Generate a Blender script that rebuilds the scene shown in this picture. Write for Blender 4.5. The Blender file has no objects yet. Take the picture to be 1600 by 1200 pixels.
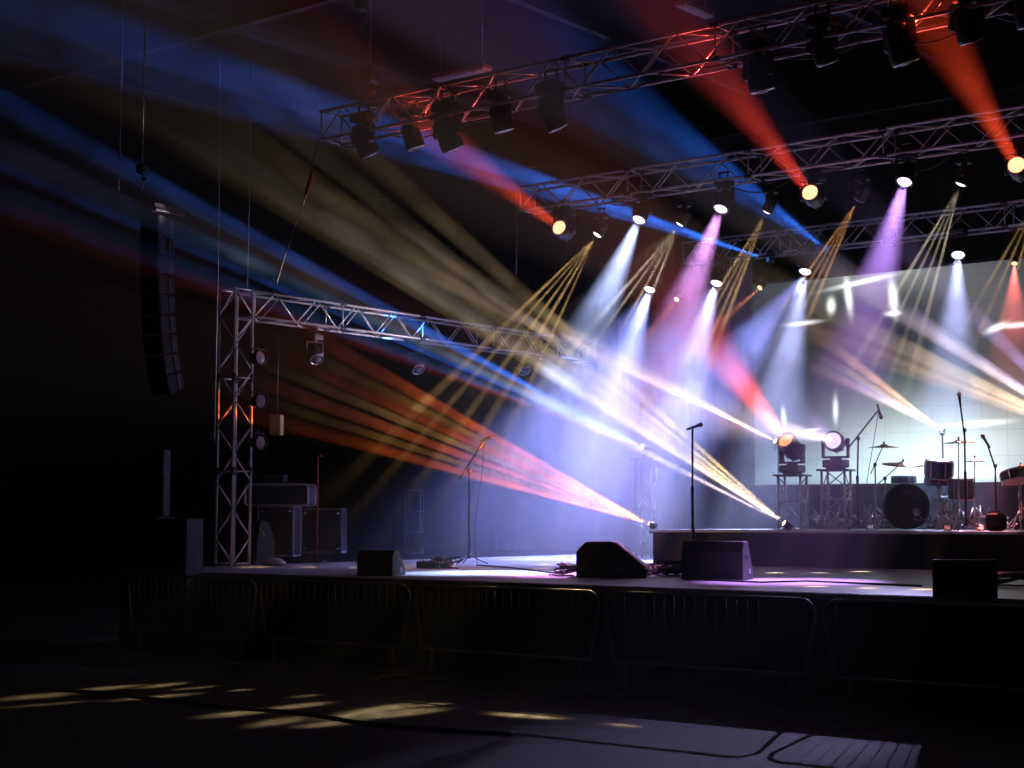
import bpy, bmesh, math, random
from mathutils import Vector, Matrix
R = math.radians
random.seed(7)
SC = bpy.context.scene
COL = SC.collection

# ------------------------------------------------------------------ camera
YAW = R(38.4); PITCH = math.atan(205 / 2500); CAM = Vector((0, 0, 2.07))
cd = bpy.data.cameras.new('Camera'); cam = bpy.data.objects.new('Camera', cd); COL.objects.link(cam)
cd.sensor_width = 36; cd.lens = 2500 / 1600 * 36; cd.clip_end = 900; cd.clip_start = .05
cam.location = CAM; cam.rotation_euler = (math.pi / 2 + PITCH, 0, YAW)
SC.camera = cam
# ------------------------------------------------------------------ world: a night sky
w = bpy.data.worlds.new('World'); SC.world = w; w.use_nodes = True
nt = w.node_tree; bg = nt.nodes['Background']
sky = nt.nodes.new('ShaderNodeTexSky'); sky.sky_type = 'NISHITA'; sky.sun_disc = False
sky.sun_elevation = R(-6); sky.sun_rotation = R(150)
nt.links.new(sky.outputs[0], bg.inputs[0]); bg.inputs[1].default_value = 0.0006
# ------------------------------------------------------------------ exposure and sampling
vs = SC.view_settings; vs.view_transform = 'Standard'; vs.look = 'None'; vs.exposure = 0; vs.gamma = 1
SC.cycles.use_denoising = True; SC.cycles.max_bounces = 2; SC.cycles.volume_bounces = 0
SC.cycles.sample_clamp_indirect = 3; SC.cycles.use_adaptive_sampling = False
HAZE = 0.006
PW = 1.0          # master lamp level

# ------------------------------------------------------------------ pixel -> point of the place (photo is 1600 x 1200)
_h = Vector((-math.sin(YAW), math.cos(YAW), 0)); _r = Vector((math.cos(YAW), math.sin(YAW), 0)); _z = Vector((0, 0, 1))
_F = _h * math.cos(PITCH) + _z * math.sin(PITCH); _U = -_h * math.sin(PITCH) + _z * math.cos(PITCH)
def ray(x, y): return _F + _r * ((x - 800) / 2500) + _U * ((600 - y) / 2500)
def onY(x, y, Y): d = ray(x, y); return CAM + d * (Y / d.y)
def onZ(x, y, Z): d = ray(x, y); return CAM + d * ((Z - 2.07) / d.z)
def onX(x, y, X): d = ray(x, y); return CAM + d * (X / d.x)

# ------------------------------------------------------------------ materials
def mat(name, col, rough=.5, metal=0, noise=0, nscale=8, spec=.5, bump=0):
    m = bpy.data.materials.new(name); m.use_nodes = True; t = m.node_tree; b = t.nodes['Principled BSDF']
    b.inputs['Base Color'].default_value = (*col, 1); b.inputs['Roughness'].default_value = rough
    b.inputs['Metallic'].default_value = metal; b.inputs['Specular IOR Level'].default_value = spec
    if noise or bump:
        tc = t.nodes.new('ShaderNodeTexCoord'); n = t.nodes.new('ShaderNodeTexNoise'); n.inputs['Scale'].default_value = nscale
        n.inputs['Detail'].default_value = 6; t.links.new(tc.outputs['Object'], n.inputs['Vector'])
        if noise:
            r = t.nodes.new('ShaderNodeValToRGB'); r.color_ramp.elements[0].position = .3; r.color_ramp.elements[1].position = .72
            r.color_ramp.elements[0].color = (*[c * (1 - noise) for c in col], 1); r.color_ramp.elements[1].color = (*[min(1, c * (1 + noise)) for c in col], 1)
            t.links.new(n.outputs['Fac'], r.inputs[0]); t.links.new(r.outputs[0], b.inputs['Base Color'])
            q = t.nodes.new('ShaderNodeMapRange'); q.inputs[3].default_value = max(.05, rough - .15); q.inputs[4].default_value = min(1, rough + .15)
            t.links.new(n.outputs['Fac'], q.inputs[0]); t.links.new(q.outputs[0], b.inputs['Roughness'])
        if bump:
            u = t.nodes.new('ShaderNodeBump'); u.inputs['Strength'].default_value = bump; u.inputs['Distance'].default_value = .02
            t.links.new(n.outputs['Fac'], u.inputs['Height']); t.links.new(u.outputs[0], b.inputs['Normal'])
    return m
def emis(name, col, s):
    m = bpy.data.materials.new(name); m.use_nodes = True; t = m.node_tree; t.nodes.clear()
    o = t.nodes.new('ShaderNodeOutputMaterial'); e = t.nodes.new('ShaderNodeEmission')
    tc = t.nodes.new('ShaderNodeTexCoord'); g = t.nodes.new('ShaderNodeTexVoronoi'); g.inputs['Scale'].default_value = 22
    q = t.nodes.new('ShaderNodeMapRange'); q.inputs[1].default_value = 0; q.inputs[2].default_value = .7; q.inputs[3].default_value = s * 1.15; q.inputs[4].default_value = s * .8
    t.links.new(tc.outputs['Object'], g.inputs['Vector']); t.links.new(g.outputs[0], q.inputs[0]); t.links.new(q.outputs[0], e.inputs[1])
    e.inputs[0].default_value = (*col, 1); t.links.new(e.outputs[0], o.inputs[0])
    m.cycles.emission_sampling = 'NONE'
    return m
M_alu = mat('aluminium', (.74, .72, .74), .4, .35, .12, 14)
M_alud = mat('dull_aluminium', (.36, .36, .38), .5, .7, .15, 14)
M_blk = mat('black_plastic', (.018, .018, .02), .45, 0, .2, 12)
M_cpl = mat('truss_coupler', (.06, .06, .06), .5, .6)
M_chrome = mat('chrome', (.72, .72, .74), .22, 1, .08, 20)
M_steel = mat('galvanised_steel', (.34, .34, .34), .5, .6, .2, 18)
M_paint = mat('black_textured_paint', (.016, .017, .018), .7, 0, .25, 40, bump=.3)
M_grille = mat('speaker_grille', (.04, .042, .044), .6, .3, .3, 90, bump=.4)
M_cloth = mat('black_drape', (.0035, .0035, .004), .95, 0, .25, 5, spec=.1)
M_teal = mat('dark_blue_drape', (.012, .03, .05), .9, 0, .3, 4)
M_rubber = mat('black_rubber', (.013, .013, .013), .6, 0)
M_glassk = mat('dark_lens', (.03, .03, .045), .08, 0)
M_parlens = mat('frosted_lens', (.42, .38, .45), .3, 0, .15, 30)
M_case = mat('case_laminate', (.045, .045, .055), .4, 0, .2, 6)
M_red = mat('red_paint', (.5, .03, .015), .5)
M_tan = mat('tan_board', (.32, .25, .13), .7, 0, .15, 10)
M_bronze = mat('cymbal_bronze', (.5, .36, .2), .3, .95, .15, 25)
M_shell = mat('drum_shell_lacquer', (.02, .03, .045), .2, 0, .1, 4)
M_pink = mat('magenta_drum_hoop', (.35, .05, .22), .3)
M_skin = mat('drum_head_white', (.6, .6, .58), .5)
M_skinb = mat('drum_head_black', (.012, .013, .014), .35)
M_roofp = mat('dark_roof_sheet', (.010, .010, .012), .7, .2, .2, 2)
M_beam = mat('painted_steel_beam', (.10, .10, .11), .6, .3, .2, 4)
M_grey = mat('grey_enamel', (.45, .43, .45), .5, 0, .1, 5)
M_sling = mat('orange_webbing', (.6, .1, .03), .8)
M_rope = mat('hemp_rope', (.22, .2, .17), .9)
M_blue = mat('blue_laminate', (.02, .07, .3), .5)
M_riser = mat('riser_fascia', (.006, .008, .016), .8, 0, .25, 3, spec=.15)

def deck_mat():
    m = mat('stage_deck_ply', (.38, .37, .38), .36, 0, .35, 1.6, bump=.1)
    t = m.node_tree; b = t.nodes['Principled BSDF']; br = t.nodes.new('ShaderNodeTexBrick'); tc = t.nodes.new('ShaderNodeTexCoord')
    br.offset = 0; br.inputs['Scale'].default_value = 1; br.inputs['Brick Width'].default_value = 2.0; br.inputs['Row Height'].default_value = 1.0
    br.inputs['Mortar Size'].default_value = .008; br.inputs['Color1'].default_value = (1, 1, 1, 1); br.inputs['Color2'].default_value = (.8, .8, .8, 1); br.inputs['Mortar'].default_value = (.15, .15, .15, 1)
    mx = t.nodes.new('ShaderNodeMix'); mx.data_type = 'RGBA'; mx.blend_type = 'MULTIPLY'; mx.inputs[0].default_value = 1
    src = b.inputs['Base Color'].links[0].from_socket
    t.links.new(tc.outputs['Object'], br.inputs['Vector']); t.links.new(src, mx.inputs[6]); t.links.new(br.outputs[0], mx.inputs[7]); t.links.new(mx.outputs[2], b.inputs['Base Color'])
    return m
M_deck = deck_mat()
def ground_mat():
    m = mat('asphalt', (.06, .058, .058), .8, 0, .3, .7, bump=0)
    t = m.node_tree; b = t.nodes['Principled BSDF']; tc = t.nodes.new('ShaderNodeTexCoord')
    n = t.nodes.new('ShaderNodeTexNoise'); n.inputs['Scale'].default_value = 60; n.inputs['Detail'].default_value = 4
    v = t.nodes.new('ShaderNodeTexVoronoi'); v.feature = 'DISTANCE_TO_EDGE'; v.inputs['Scale'].default_value = .16
    q = t.nodes.new('ShaderNodeMapRange'); q.inputs[1].default_value = 0; q.inputs[2].default_value = .006; q.inputs[3].default_value = .35; q.inputs[4].default_value = 1
    u = t.nodes.new('ShaderNodeBump'); u.inputs['Strength'].default_value = .5; u.inputs['Distance'].default_value = .01
    wv = t.nodes.new('ShaderNodeTexNoise'); wv.inputs['Scale'].default_value = 1.2; ad = t.nodes.new('ShaderNodeMixRGB'); ad.blend_type = 'ADD'; ad.inputs[0].default_value = .5
    t.links.new(tc.outputs['Object'], n.inputs['Vector']); t.links.new(tc.outputs['Object'], wv.inputs['Vector'])
    t.links.new(tc.outputs['Object'], ad.inputs[1]); t.links.new(wv.outputs['Color'], ad.inputs[2]); t.links.new(ad.outputs[0], v.inputs['Vector'])
    t.links.new(v.outputs[0], q.inputs[0]); t.links.new(n.outputs['Fac'], u.inputs['Height']); t.links.new(u.outputs[0], b.inputs['Normal'])
    mx = t.nodes.new('ShaderNodeMixRGB'); mx.blend_type = 'MULTIPLY'; mx.inputs[0].default_value = 1
    src = b.inputs['Base Color'].links[0].from_socket
    t.links.new(src, mx.inputs[1]); t.links.new(q.outputs[0], mx.inputs[2])
    gr = t.nodes.new('ShaderNodeMapRange'); gr.inputs[1].default_value = .35; gr.inputs[2].default_value = .65; gr.inputs[3].default_value = .45; gr.inputs[4].default_value = 1.7; t.links.new(n.outputs['Fac'], gr.inputs[0]); n.inputs['Scale'].default_value = 26
    m2 = t.nodes.new('ShaderNodeMixRGB'); m2.blend_type = 'MULTIPLY'; m2.inputs[0].default_value = 1; t.links.new(mx.outputs[0], m2.inputs[1]); t.links.new(gr.outputs[0], m2.inputs[2]); t.links.new(m2.outputs[0], b.inputs['Base Color'])
    return m
M_ground = ground_mat()

# ------------------------------------------------------------------ mesh builder
class MB:
    def __init__(s): s.v = []; s.f = []; s.sm = []
    def add(s, vs, fs, M=None, smooth=False):
        o = len(s.v)
        s.v += [tuple(M @ Vector(p)) if M else tuple(p) for p in vs]
        s.f += [tuple(i + o for i in f) for f in fs]; s.sm += [smooth] * len(fs); return s
    def box(s, c, d, M=None, bev=0.0):
        bm = bmesh.new(); bmesh.ops.create_cube(bm, size=1)
        for v in bm.verts: v.co = Vector((v.co.x * d[0] + c[0], v.co.y * d[1] + c[1], v.co.z * d[2] + c[2]))
        if bev: bmesh.ops.bevel(bm, geom=bm.edges[:], offset=bev, segments=2, affect='EDGES', profile=.5)
        bm.verts.index_update()
        s.add([v.co.copy() for v in bm.verts], [[v.index for v in f.verts] for f in bm.faces], M); bm.free(); return s
    def tube(s, pts, r, n=8, M=None, cap=True, closed=False):
        pts = [Vector(p) for p in pts]; vs = []; fs = []; m = len(pts); prev = None
        for i, p in enumerate(pts):
            if closed: t = pts[(i + 1) % m] - pts[i - 1]
            else: t = pts[min(i + 1, m - 1)] - pts[max(i - 1, 0)]
            t = t.normalized() if t.length else Vector((0, 0, 1))
            if prev is None: a = t.orthogonal().normalized()
            else: a = (prev - t * prev.dot(t)); a = a.normalized() if a.length > 1e-6 else t.orthogonal().normalized()
            prev = a; b = t.cross(a); rr = r[i] if isinstance(r, (list, tuple)) else r
            vs += [p + (a * math.cos(2 * math.pi * k / n) + b * math.sin(2 * math.pi * k / n)) * rr for k in range(n)]
        for i in range(m if closed else m - 1):
            j = (i + 1) % m
            fs += [(i * n + k, i * n + (k + 1) % n, j * n + (k + 1) % n, j * n + k) for k in range(n)]
        if cap and not closed: fs += [tuple(range(n))[::-1], tuple((m - 1) * n + k for k in range(n))]
        return s.add(vs, fs, M, True)
    def lathe(s, prof, n=24, M=None, smooth=True):
        vs = []; fs = []
        for r, z in prof: vs += [(r * math.cos(2 * math.pi * k / n), r * math.sin(2 * math.pi * k / n), z) for k in range(n)]
        for i in range(len(prof) - 1): fs += [(i * n + k, i * n + (k + 1) % n, (i + 1) * n + (k + 1) % n, (i + 1) * n + k) for k in range(n)]
        return s.add(vs, fs, M, smooth)
    def disc(s, r, z, n=24, M=None):
        return s.add([(r * math.cos(2 * math.pi * k / n), r * math.sin(2 * math.pi * k / n), z) for k in range(n)], [tuple(range(n))], M)
    def prism(s, poly, x0, x1, M=None):        # outline in (y, z), swept along x
        n = len(poly); vs = [(x0, y, z) for y, z in poly] + [(x1, y, z) for y, z in poly]
        return s.add(vs, [(k, (k + 1) % n, n + (k + 1) % n, n + k) for k in range(n)] + [tuple(range(n))[::-1], tuple(n + k for k in range(n))], M)
    def mesh(s, name):
        me = bpy.data.meshes.new(name); me.from_pydata(s.v, [], s.f); me.update()
        bm = bmesh.new(); bm.from_mesh(me); bmesh.ops.recalc_face_normals(bm, faces=bm.faces[:]); bm.to_mesh(me); bm.free()
        me.polygons.foreach_set('use_smooth', s.sm); return me
    def build(s, name, m, parent=None, loc=None):
        me = s.mesh(name); me.materials.append(m); return place(name, me, parent, loc)
def place(name, me, parent=None, M=None):
    o = bpy.data.objects.new(name, me); COL.objects.link(o)
    if parent: o.parent = parent
    if M is not None:
        if isinstance(M, Matrix): o.matrix_local = M
        else: o.location = M
    return o
def tag(o, label=None, cat=None, group=None, kind=None):
    if label: o['label'] = label
    if cat: o['category'] = cat
    if group: o['group'] = group
    if kind: o['kind'] = kind
    return o
def empty(name, loc, rz=0, label=None, cat=None, group=None):
    o = bpy.data.objects.new(name, None); COL.objects.link(o); o.location = loc; o.rotation_euler = (0, 0, rz); o.empty_display_size = .2
    return tag(o, label, cat, group)
def copy_tree(o, parent=None):
    c = o.copy(); COL.objects.link(c); c.parent = parent
    for ch in list(o.children): copy_tree(ch, c)
    return c

# ------------------------------------------------------------------ lamps
SMOKE = {}
def smoke_mat(dens, L=0):
    k = (round(dens, 3), round(L))
    if k in SMOKE: return SMOKE[k]
    m = bpy.data.materials.new('added_beam_smoke'); m.use_nodes = True; t = m.node_tree; t.nodes.clear(); N = t.nodes.new; K = t.links.new
    ou = N('ShaderNodeOutputMaterial'); v = N('ShaderNodeVolumePrincipled'); v.inputs['Color'].default_value = (.92, .92, .93, 1); v.inputs['Density'].default_value = k[0]; v.inputs['Anisotropy'].default_value = 0
    if L:                                   # density shaped to fade the beam with distance, broken by noise wisps
        tc = N('ShaderNodeTexCoord'); sp = N('ShaderNodeSeparateXYZ'); K(tc.outputs['Object'], sp.inputs[0])
        q = N('ShaderNodeMapRange'); q.interpolation_type = 'SMOOTHSTEP'; K(sp.outputs[2], q.inputs[0]); q.inputs[1].default_value = -L; q.inputs[2].default_value = -L * .1; q.inputs[3].default_value = 0; q.inputs[4].default_value = k[0] * 1.5
        n = N('ShaderNodeTexNoise'); n.inputs['Scale'].default_value = 1.1; n.inputs['Detail'].default_value = 2; K(tc.outputs['Object'], n.inputs[0])
        r = N('ShaderNodeMapRange'); K(n.outputs[0], r.inputs[0]); r.inputs[1].default_value = .32; r.inputs[2].default_value = .66; r.inputs[3].default_value = .35; r.inputs[4].default_value = 1.5
        mu = N('ShaderNodeMath'); mu.operation = 'MULTIPLY'; K(q.outputs[0], mu.inputs[0]); K(r.outputs[0], mu.inputs[1]); K(mu.outputs[0], v.inputs['Density'])
        m.cycles.volume_step_rate = 1.0
    K(v.outputs[0], ou.inputs['Volume']); m.cycles.volume_sampling = 'EQUIANGULAR'; SMOKE[k] = m; return m
def beam_length(p, d, mx=19):
    L = mx
    if d.z < 0:
        L = min(L, p.z / -d.z); l2 = (p.z - 1.2) / -d.z; e = p + d * l2
        if -23 < e.x < 6 and 16.4 < e.y < 31.5: L = min(L, l2)
    else: L = min(L, (12.4 - p.z) / max(d.z, 1e-6))
    for a, lo, hi in ((d.x, -52, 24), (d.y, -20, 44)):
        pass
    if d.x < 0: L = min(L, (p.x + 50) / -d.x)
    if d.y > 0: L = min(L, (30.9 - p.y) / d.y)
    return L
def added_smoke_cone(p, d, ang, rad, reach=0, dens=0):
    """added closed cone of denser haze, shaped to one beam so that it shows"""
    L = min(beam_length(p, d), reach or 99) + .05; n = 20; t_ = math.tan(R(ang / 2 * 1.3)); b = MB(); r0 = .003 if ang < 5 else rad * .6; prof = [(r0, .0), (r0 + L * t_, L)]
    vs = []
    for r_, z in prof: vs += [(r_ * math.cos(2 * math.pi * k / n), r_ * math.sin(2 * math.pi * k / n), -z) for k in range(n)]
    b.add(vs, [(k, (k + 1) % n, n + (k + 1) % n, n + k) for k in range(n)] + [tuple(range(n))[::-1], tuple(n + k for k in range(n))])
    o = b.build('added_beam_haze', smoke_mat(dens or max(.018, min(.14, .20 / ang)), reach)); o.matrix_world = Matrix.Translation(p) @ d.to_track_quat('-Z', 'Y').to_matrix().to_4x4(); o['kind'] = 'stuff'; o['label'] = 'added cone of denser haze that makes one lamp beam show'; return o
def spot(root, pos, d, col, ang, watts, rad, blend=.8, smoke=True, reach=0, dens=0):
    if smoke: added_smoke_cone(pos, d, ang, rad, reach, dens)  # haze cone added along the beam to make it visible
    l = bpy.data.lights.new('lamp', 'SPOT'); l.color = col; l.energy = watts * PW; l.spot_size = R(ang * 1.5 + .8) if smoke else R(ang); l.spot_blend = 1 if smoke else blend; l.shadow_soft_size = rad
    o = bpy.data.objects.new('lamp', l); COL.objects.link(o)
    if root: o.parent = root
    o.matrix_local = Matrix.Translation(pos - (root.location if root else Vector())) @ d.to_track_quat('-Z', 'Y').to_matrix().to_4x4()
    return o

def gobo_spot(root, pos, rays, rad, smoke=True, dens=0, reach=0):
    """the pencil rays of one lamp; rays: (unit direction, colour, full angle in degrees, watts)"""
    for d, c, a, w_ in rays: spot(root, pos, d, c, a, w_, rad, .8, smoke, reach, dens)

# moving head: parts built once, shared by every fixture
def head_meshes():
    b = MB(); b.box((0, 0, -.07), (.36, .30, .13), bev=.025); b.box((0, 0, .005), (.26, .2, .03), bev=.008); b.box((0, -.152, -.07), (.14, .012, .06), bev=.004)
    B = b.mesh('base'); B.materials.append(M_blk)
    y = MB(); y.lathe([(0, -.13), (.09, -.13), (.1, -.165), (0, -.165)], 20)
    arc = []
    y.box((0, 0, -.178), (.44, .13, .035), bev=.012)
    for sx in (-1, 1):
        y.box((sx * .205, 0, -.30), (.04, .13, .26), bev=.014); y.lathe([(0, -.03), (.07, -.03), (.07, .03), (0, .03)], 18, Matrix.Translation((sx * .2, 0, -.42)) @ Matrix.Rotation(math.pi / 2, 4, 'Y'))
    Y = y.mesh('yoke'); Y.materials.append(M_blk)
    h = MB(); h.lathe([(0, .22), (.09, .215), (.135, .17), (.15, .08), (.155, 0), (.165, -.1), (.168, -.2), (.16, -.235), (.135, -.24), (.132, -.205)], 28)
    for k in range(8):
        a = k * math.pi / 4; h.box((.155 * math.cos(a), .155 * math.sin(a), .06), (.02, .02, .18), bev=.005)
    H = h.mesh('head'); H.materials.append(M_blk)
    k = MB(); k.lathe([(.136, -.238), (.150, -.252), (.163, -.238)], 28); K = k.mesh('lens_ring'); K.materials.append(M_chrome)
    L = MB(); L.lathe([(0, -.272), (.05, -.268), (.09, -.256), (.115, -.24), (.1325, -.215)], 28); L.v[:] = L.v
    LM = L.mesh('lens')
    c = MB(); c.tube([(-.1, 0, .02), (-.1, 0, .16)], .016); c.tube([(.1, 0, .02), (.1, 0, .16)], .016); 
    c.box((0, 0, .17), (.25, .07, .04), bev=.01)
    CM = c.mesh('clamp'); CM.materials.append(M_cpl)
    return B, Y, H, K, LM, CM
HB, HY, HH, HK, HL, HC = head_meshes()
LENS = {}
def lens_mesh(key, m):
    if key not in LENS:
        me = HL.copy(); me.materials.clear(); me.materials.append(m); LENS[key] = me
    return LENS[key]
def moving_head(lens, d, s, lensmat, key, label, group, hang=True, clamp=True, cat='stage light'):
    """lens: where the lens glows, d: where it points"""
    d = d.normalized(); piv = lens - d * (.24 * s)
    sg = 1 if hang else -1
    root = empty('moving_head_light', piv + Vector((0, 0, sg * .42 * s)), 0, label, cat, group)
    flip = Matrix.Identity(4) if hang else Matrix.Rotation(math.pi, 4, 'X')
    S = Matrix.Scale(s, 4)
    place('base', HB, root, flip @ S)
    pan = math.atan2(d.y, d.x) - math.pi / 2
    place('yoke', HY, root, flip @ Matrix.Rotation(pan if hang else -pan, 4, 'Z') @ S)
    # head: local -Z along d, local X along the yoke axle
    ax = Vector((math.cos(pan), math.sin(pan), 0)); zc = -d; yc = zc.cross(ax).normalized(); ax = yc.cross(zc)
    m = Matrix((ax, yc, zc)).transposed().to_4x4(); m.translation = Vector((0, 0, -sg * .42 * s))
    hd = place('head', HH, root, m @ S)
    place('lens_ring', HK, hd); place('lens', lens_mesh(key, lensmat), hd)
    if hang and clamp: place('clamp', HC, root, S)
    return root
def lit_head(px, Yp, d=None, tgt=None, col=(1, 1, 1), lcol=None, lens_s=6, s=.85, ang=4, watts=1e5, label='', group=None, hang=True, rays=None, rad=None, blend=.8, wash=None, cat='stage light', reach=0, dens=0):
    lens = onY(px[0], px[1], Yp)
    if rays: dd = sum(((t - lens).normalized() for t in rays), Vector()).normalized()
    else: dd = (tgt - lens).normalized()
    key = (tuple(lcol or col), lens_s)
    root = moving_head(lens, dd, s, emis('lamp_glass', lcol or col, lens_s) if key not in LENS else None, key, label, group, hang)
    bpy.context.view_layer.update()
    r = (.11 * s) if rad is None else rad
    p = lens + dd * (r * .4 + .035 * s + .004)
    if rays:
        rl = []
        for i, t in enumerate(rays):
            c = col[i % len(col)] if isinstance(col[0], tuple) else col
            w_ = watts[i % len(watts)] if isinstance(watts, (list, tuple)) else watts
            a_ = ang[i % len(ang)] if isinstance(ang, (list, tuple)) else ang
            rl.append(((t - p).normalized(), c, a_, w_))
        gobo_spot(root, p, rl, r, True, dens, reach)
    else:
        spot(root, p, dd, col, ang, watts, r, blend, reach=reach, dens=dens)
    if wash: spot(root, p, wash[3] if len(wash) > 3 else dd, wash[0], wash[1], wash[2], .06, 1, smoke=False)  # second wide light at the head, mostly added as fill for haze and deck
    return root

# ================================================================== THE SETTING
g = MB(); g.add([(-300, -200, 0), (300, -200, 0), (300, 400, 0), (-300, 400, 0)], [(0, 1, 2, 3)])
tag(g.build('ground', M_ground), kind='structure')

# stage: deck, fascia, edge
ST = empty('stage', (-12, 22.5, 0), 0, 'black stage platform with a pale plywood deck behind the crowd barriers', 'stage')
SX0, SX1, SY0, SY1, SZ = -21.12, 6.0, 16.4, 31.5, 1.2
def rel(o, root): o.location = -root.location; return o
rel(MB().box(((SX0 + SX1) / 2, (SY0 + SY1) / 2, SZ - .03), (SX1 - SX0, SY1 - SY0, .06)).build('deck', M_deck, ST), ST)
f = MB(); n = 240
vs = []; fs = []
for i in range(n + 1):
    x = SX0 + (SX1 - SX0) * i / n; y = SY0 + .05 + .02 * math.sin(i * 1.9) + .012 * math.sin(i * .7)
    vs += [(x, y, .01), (x, y, SZ - .065)]
for i in range(n): fs.append((2 * i, 2 * i + 2, 2 * i + 3, 2 * i + 1))
f.add(vs, fs, None, True); f.box((SX0 + .02, (SY0 + SY1) / 2, .57), (.03, SY1 - SY0 - .3, 1.12)); f.box((SX1 - .02, (SY0 + SY1) / 2, .57), (.03, SY1 - SY0 - .3, 1.12))
rel(f.build('skirt', M_cloth, ST), ST)
e = MB(); e.box(((SX0 + SX1) / 2, SY0 - .018, SZ - .045), (SX1 - SX0, .034, .075), bev=.006)
rel(e.build('edge_trim', M_alud, ST), ST)

# drum riser
RX0, RX1, RY0, RY1, RZ = -16.05, -9.3, 24.3, 29.0, 1.81
RS = empty('riser', (-12.7, 26.6, SZ), 0, 'low black riser carrying the drum kit on the stage', 'riser')
rel(MB().box(((RX0 + RX1) / 2, (RY0 + RY1) / 2, RZ - .02), (RX1 - RX0, RY1 - RY0, .04), bev=.004).build('deck', M_deck, RS), RS)
q = MB(); q.box(((RX0 + RX1) / 2, RY0 + .03, (SZ + RZ - .04) / 2), (RX1 - RX0 - .04, .02, RZ - SZ - .045)); q.box((RX1 - .03, (RY0 + RY1) / 2, (SZ + RZ - .04) / 2), (.02, RY1 - RY0 - .1, RZ - SZ - .045)); q.box((RX0 + .03, (RY0 + RY1) / 2, (SZ + RZ - .04) / 2), (.02, RY1 - RY0 - .1, RZ - SZ - .045))
rel(q.build('fascia', M_riser, RS), RS)
q = MB(); q.box(((RX0 + RX1) / 2, RY0 - .008, RZ - .02), (RX1 - RX0, .016, .045), bev=.004); rel(q.build('edge_trim', M_alu, RS), RS)

# drapes
def drape(name, x0, y0, x1, y1, z0, z1, amp, label, m=M_cloth, per=.32):
    L = math.hypot(x1 - x0, y1 - y0); n = max(8, int(L / per * 6)); ux, uy = (x1 - x0) / L, (y1 - y0) / L; vs = []; fs = []
    o = empty(name, ((x0 + x1) / 2, (y0 + y1) / 2, z0), 0, label, 'curtain'); c = o.location
    for i in range(n + 1):
        s = L * i / n; a = amp * math.sin(2 * math.pi * s / per + .8 * math.sin(s * 1.3)) + amp * .5 * math.sin(s * 2.1)
        x = x0 + ux * s - uy * a; y = y0 + uy * s + ux * a
        vs += [(x - c.x, y - c.y, 0), (x - c.x, y - c.y, z1 - z0)]
    for i in range(n): fs.append((2 * i, 2 * i + 2, 2 * i + 3, 2 * i + 1))
    MB().add(vs, fs, None, True).build('cloth', m, o)
    MB().tube([(x0 - c.x, y0 - c.y, z1 - z0 + .03), (x1 - c.x, y1 - c.y, z1 - z0 + .03)], .03).build('hanging_pole', M_rubber, o)
    return o
drape('backdrop_curtain', -34, 31.0, 4, 31.0, 1.22, 10.6, .025, 'tall black backdrop curtain across the back of the stage')
drape('side_curtain', -18.75, 29.75, -17.0, 29.75, 1.22, 7.6, .05, 'narrow dark leg curtain beside the left edge of the video screen', mat('plum_drape', (.055, .045, .07), .9, 0, .2, 4, spec=.1))

# roof: sheet and beams
RF = empty('roof', (-12, 18, 11.6), 0, 'dark steel roof over the stage with crossing beams', 'roof')
r_ = MB(); r_.box((-12, 20, 12.6), (60, 44, .12)); rel(r_.build('roof_sheet', M_roofp, RF), RF)
for yy in (9.5, 13.5, 20.0, 26.0): rel(MB().box((-12, yy, 11.4), (58, .16, .26)).build('beam', M_beam, RF), RF)
for xx in (-29, -23.5, -18, -13.5, -9, -3): rel(MB().box((xx, 20, 11.7), (.14, 42, .22)).build('purlin', M_beam, RF), RF)

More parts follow.
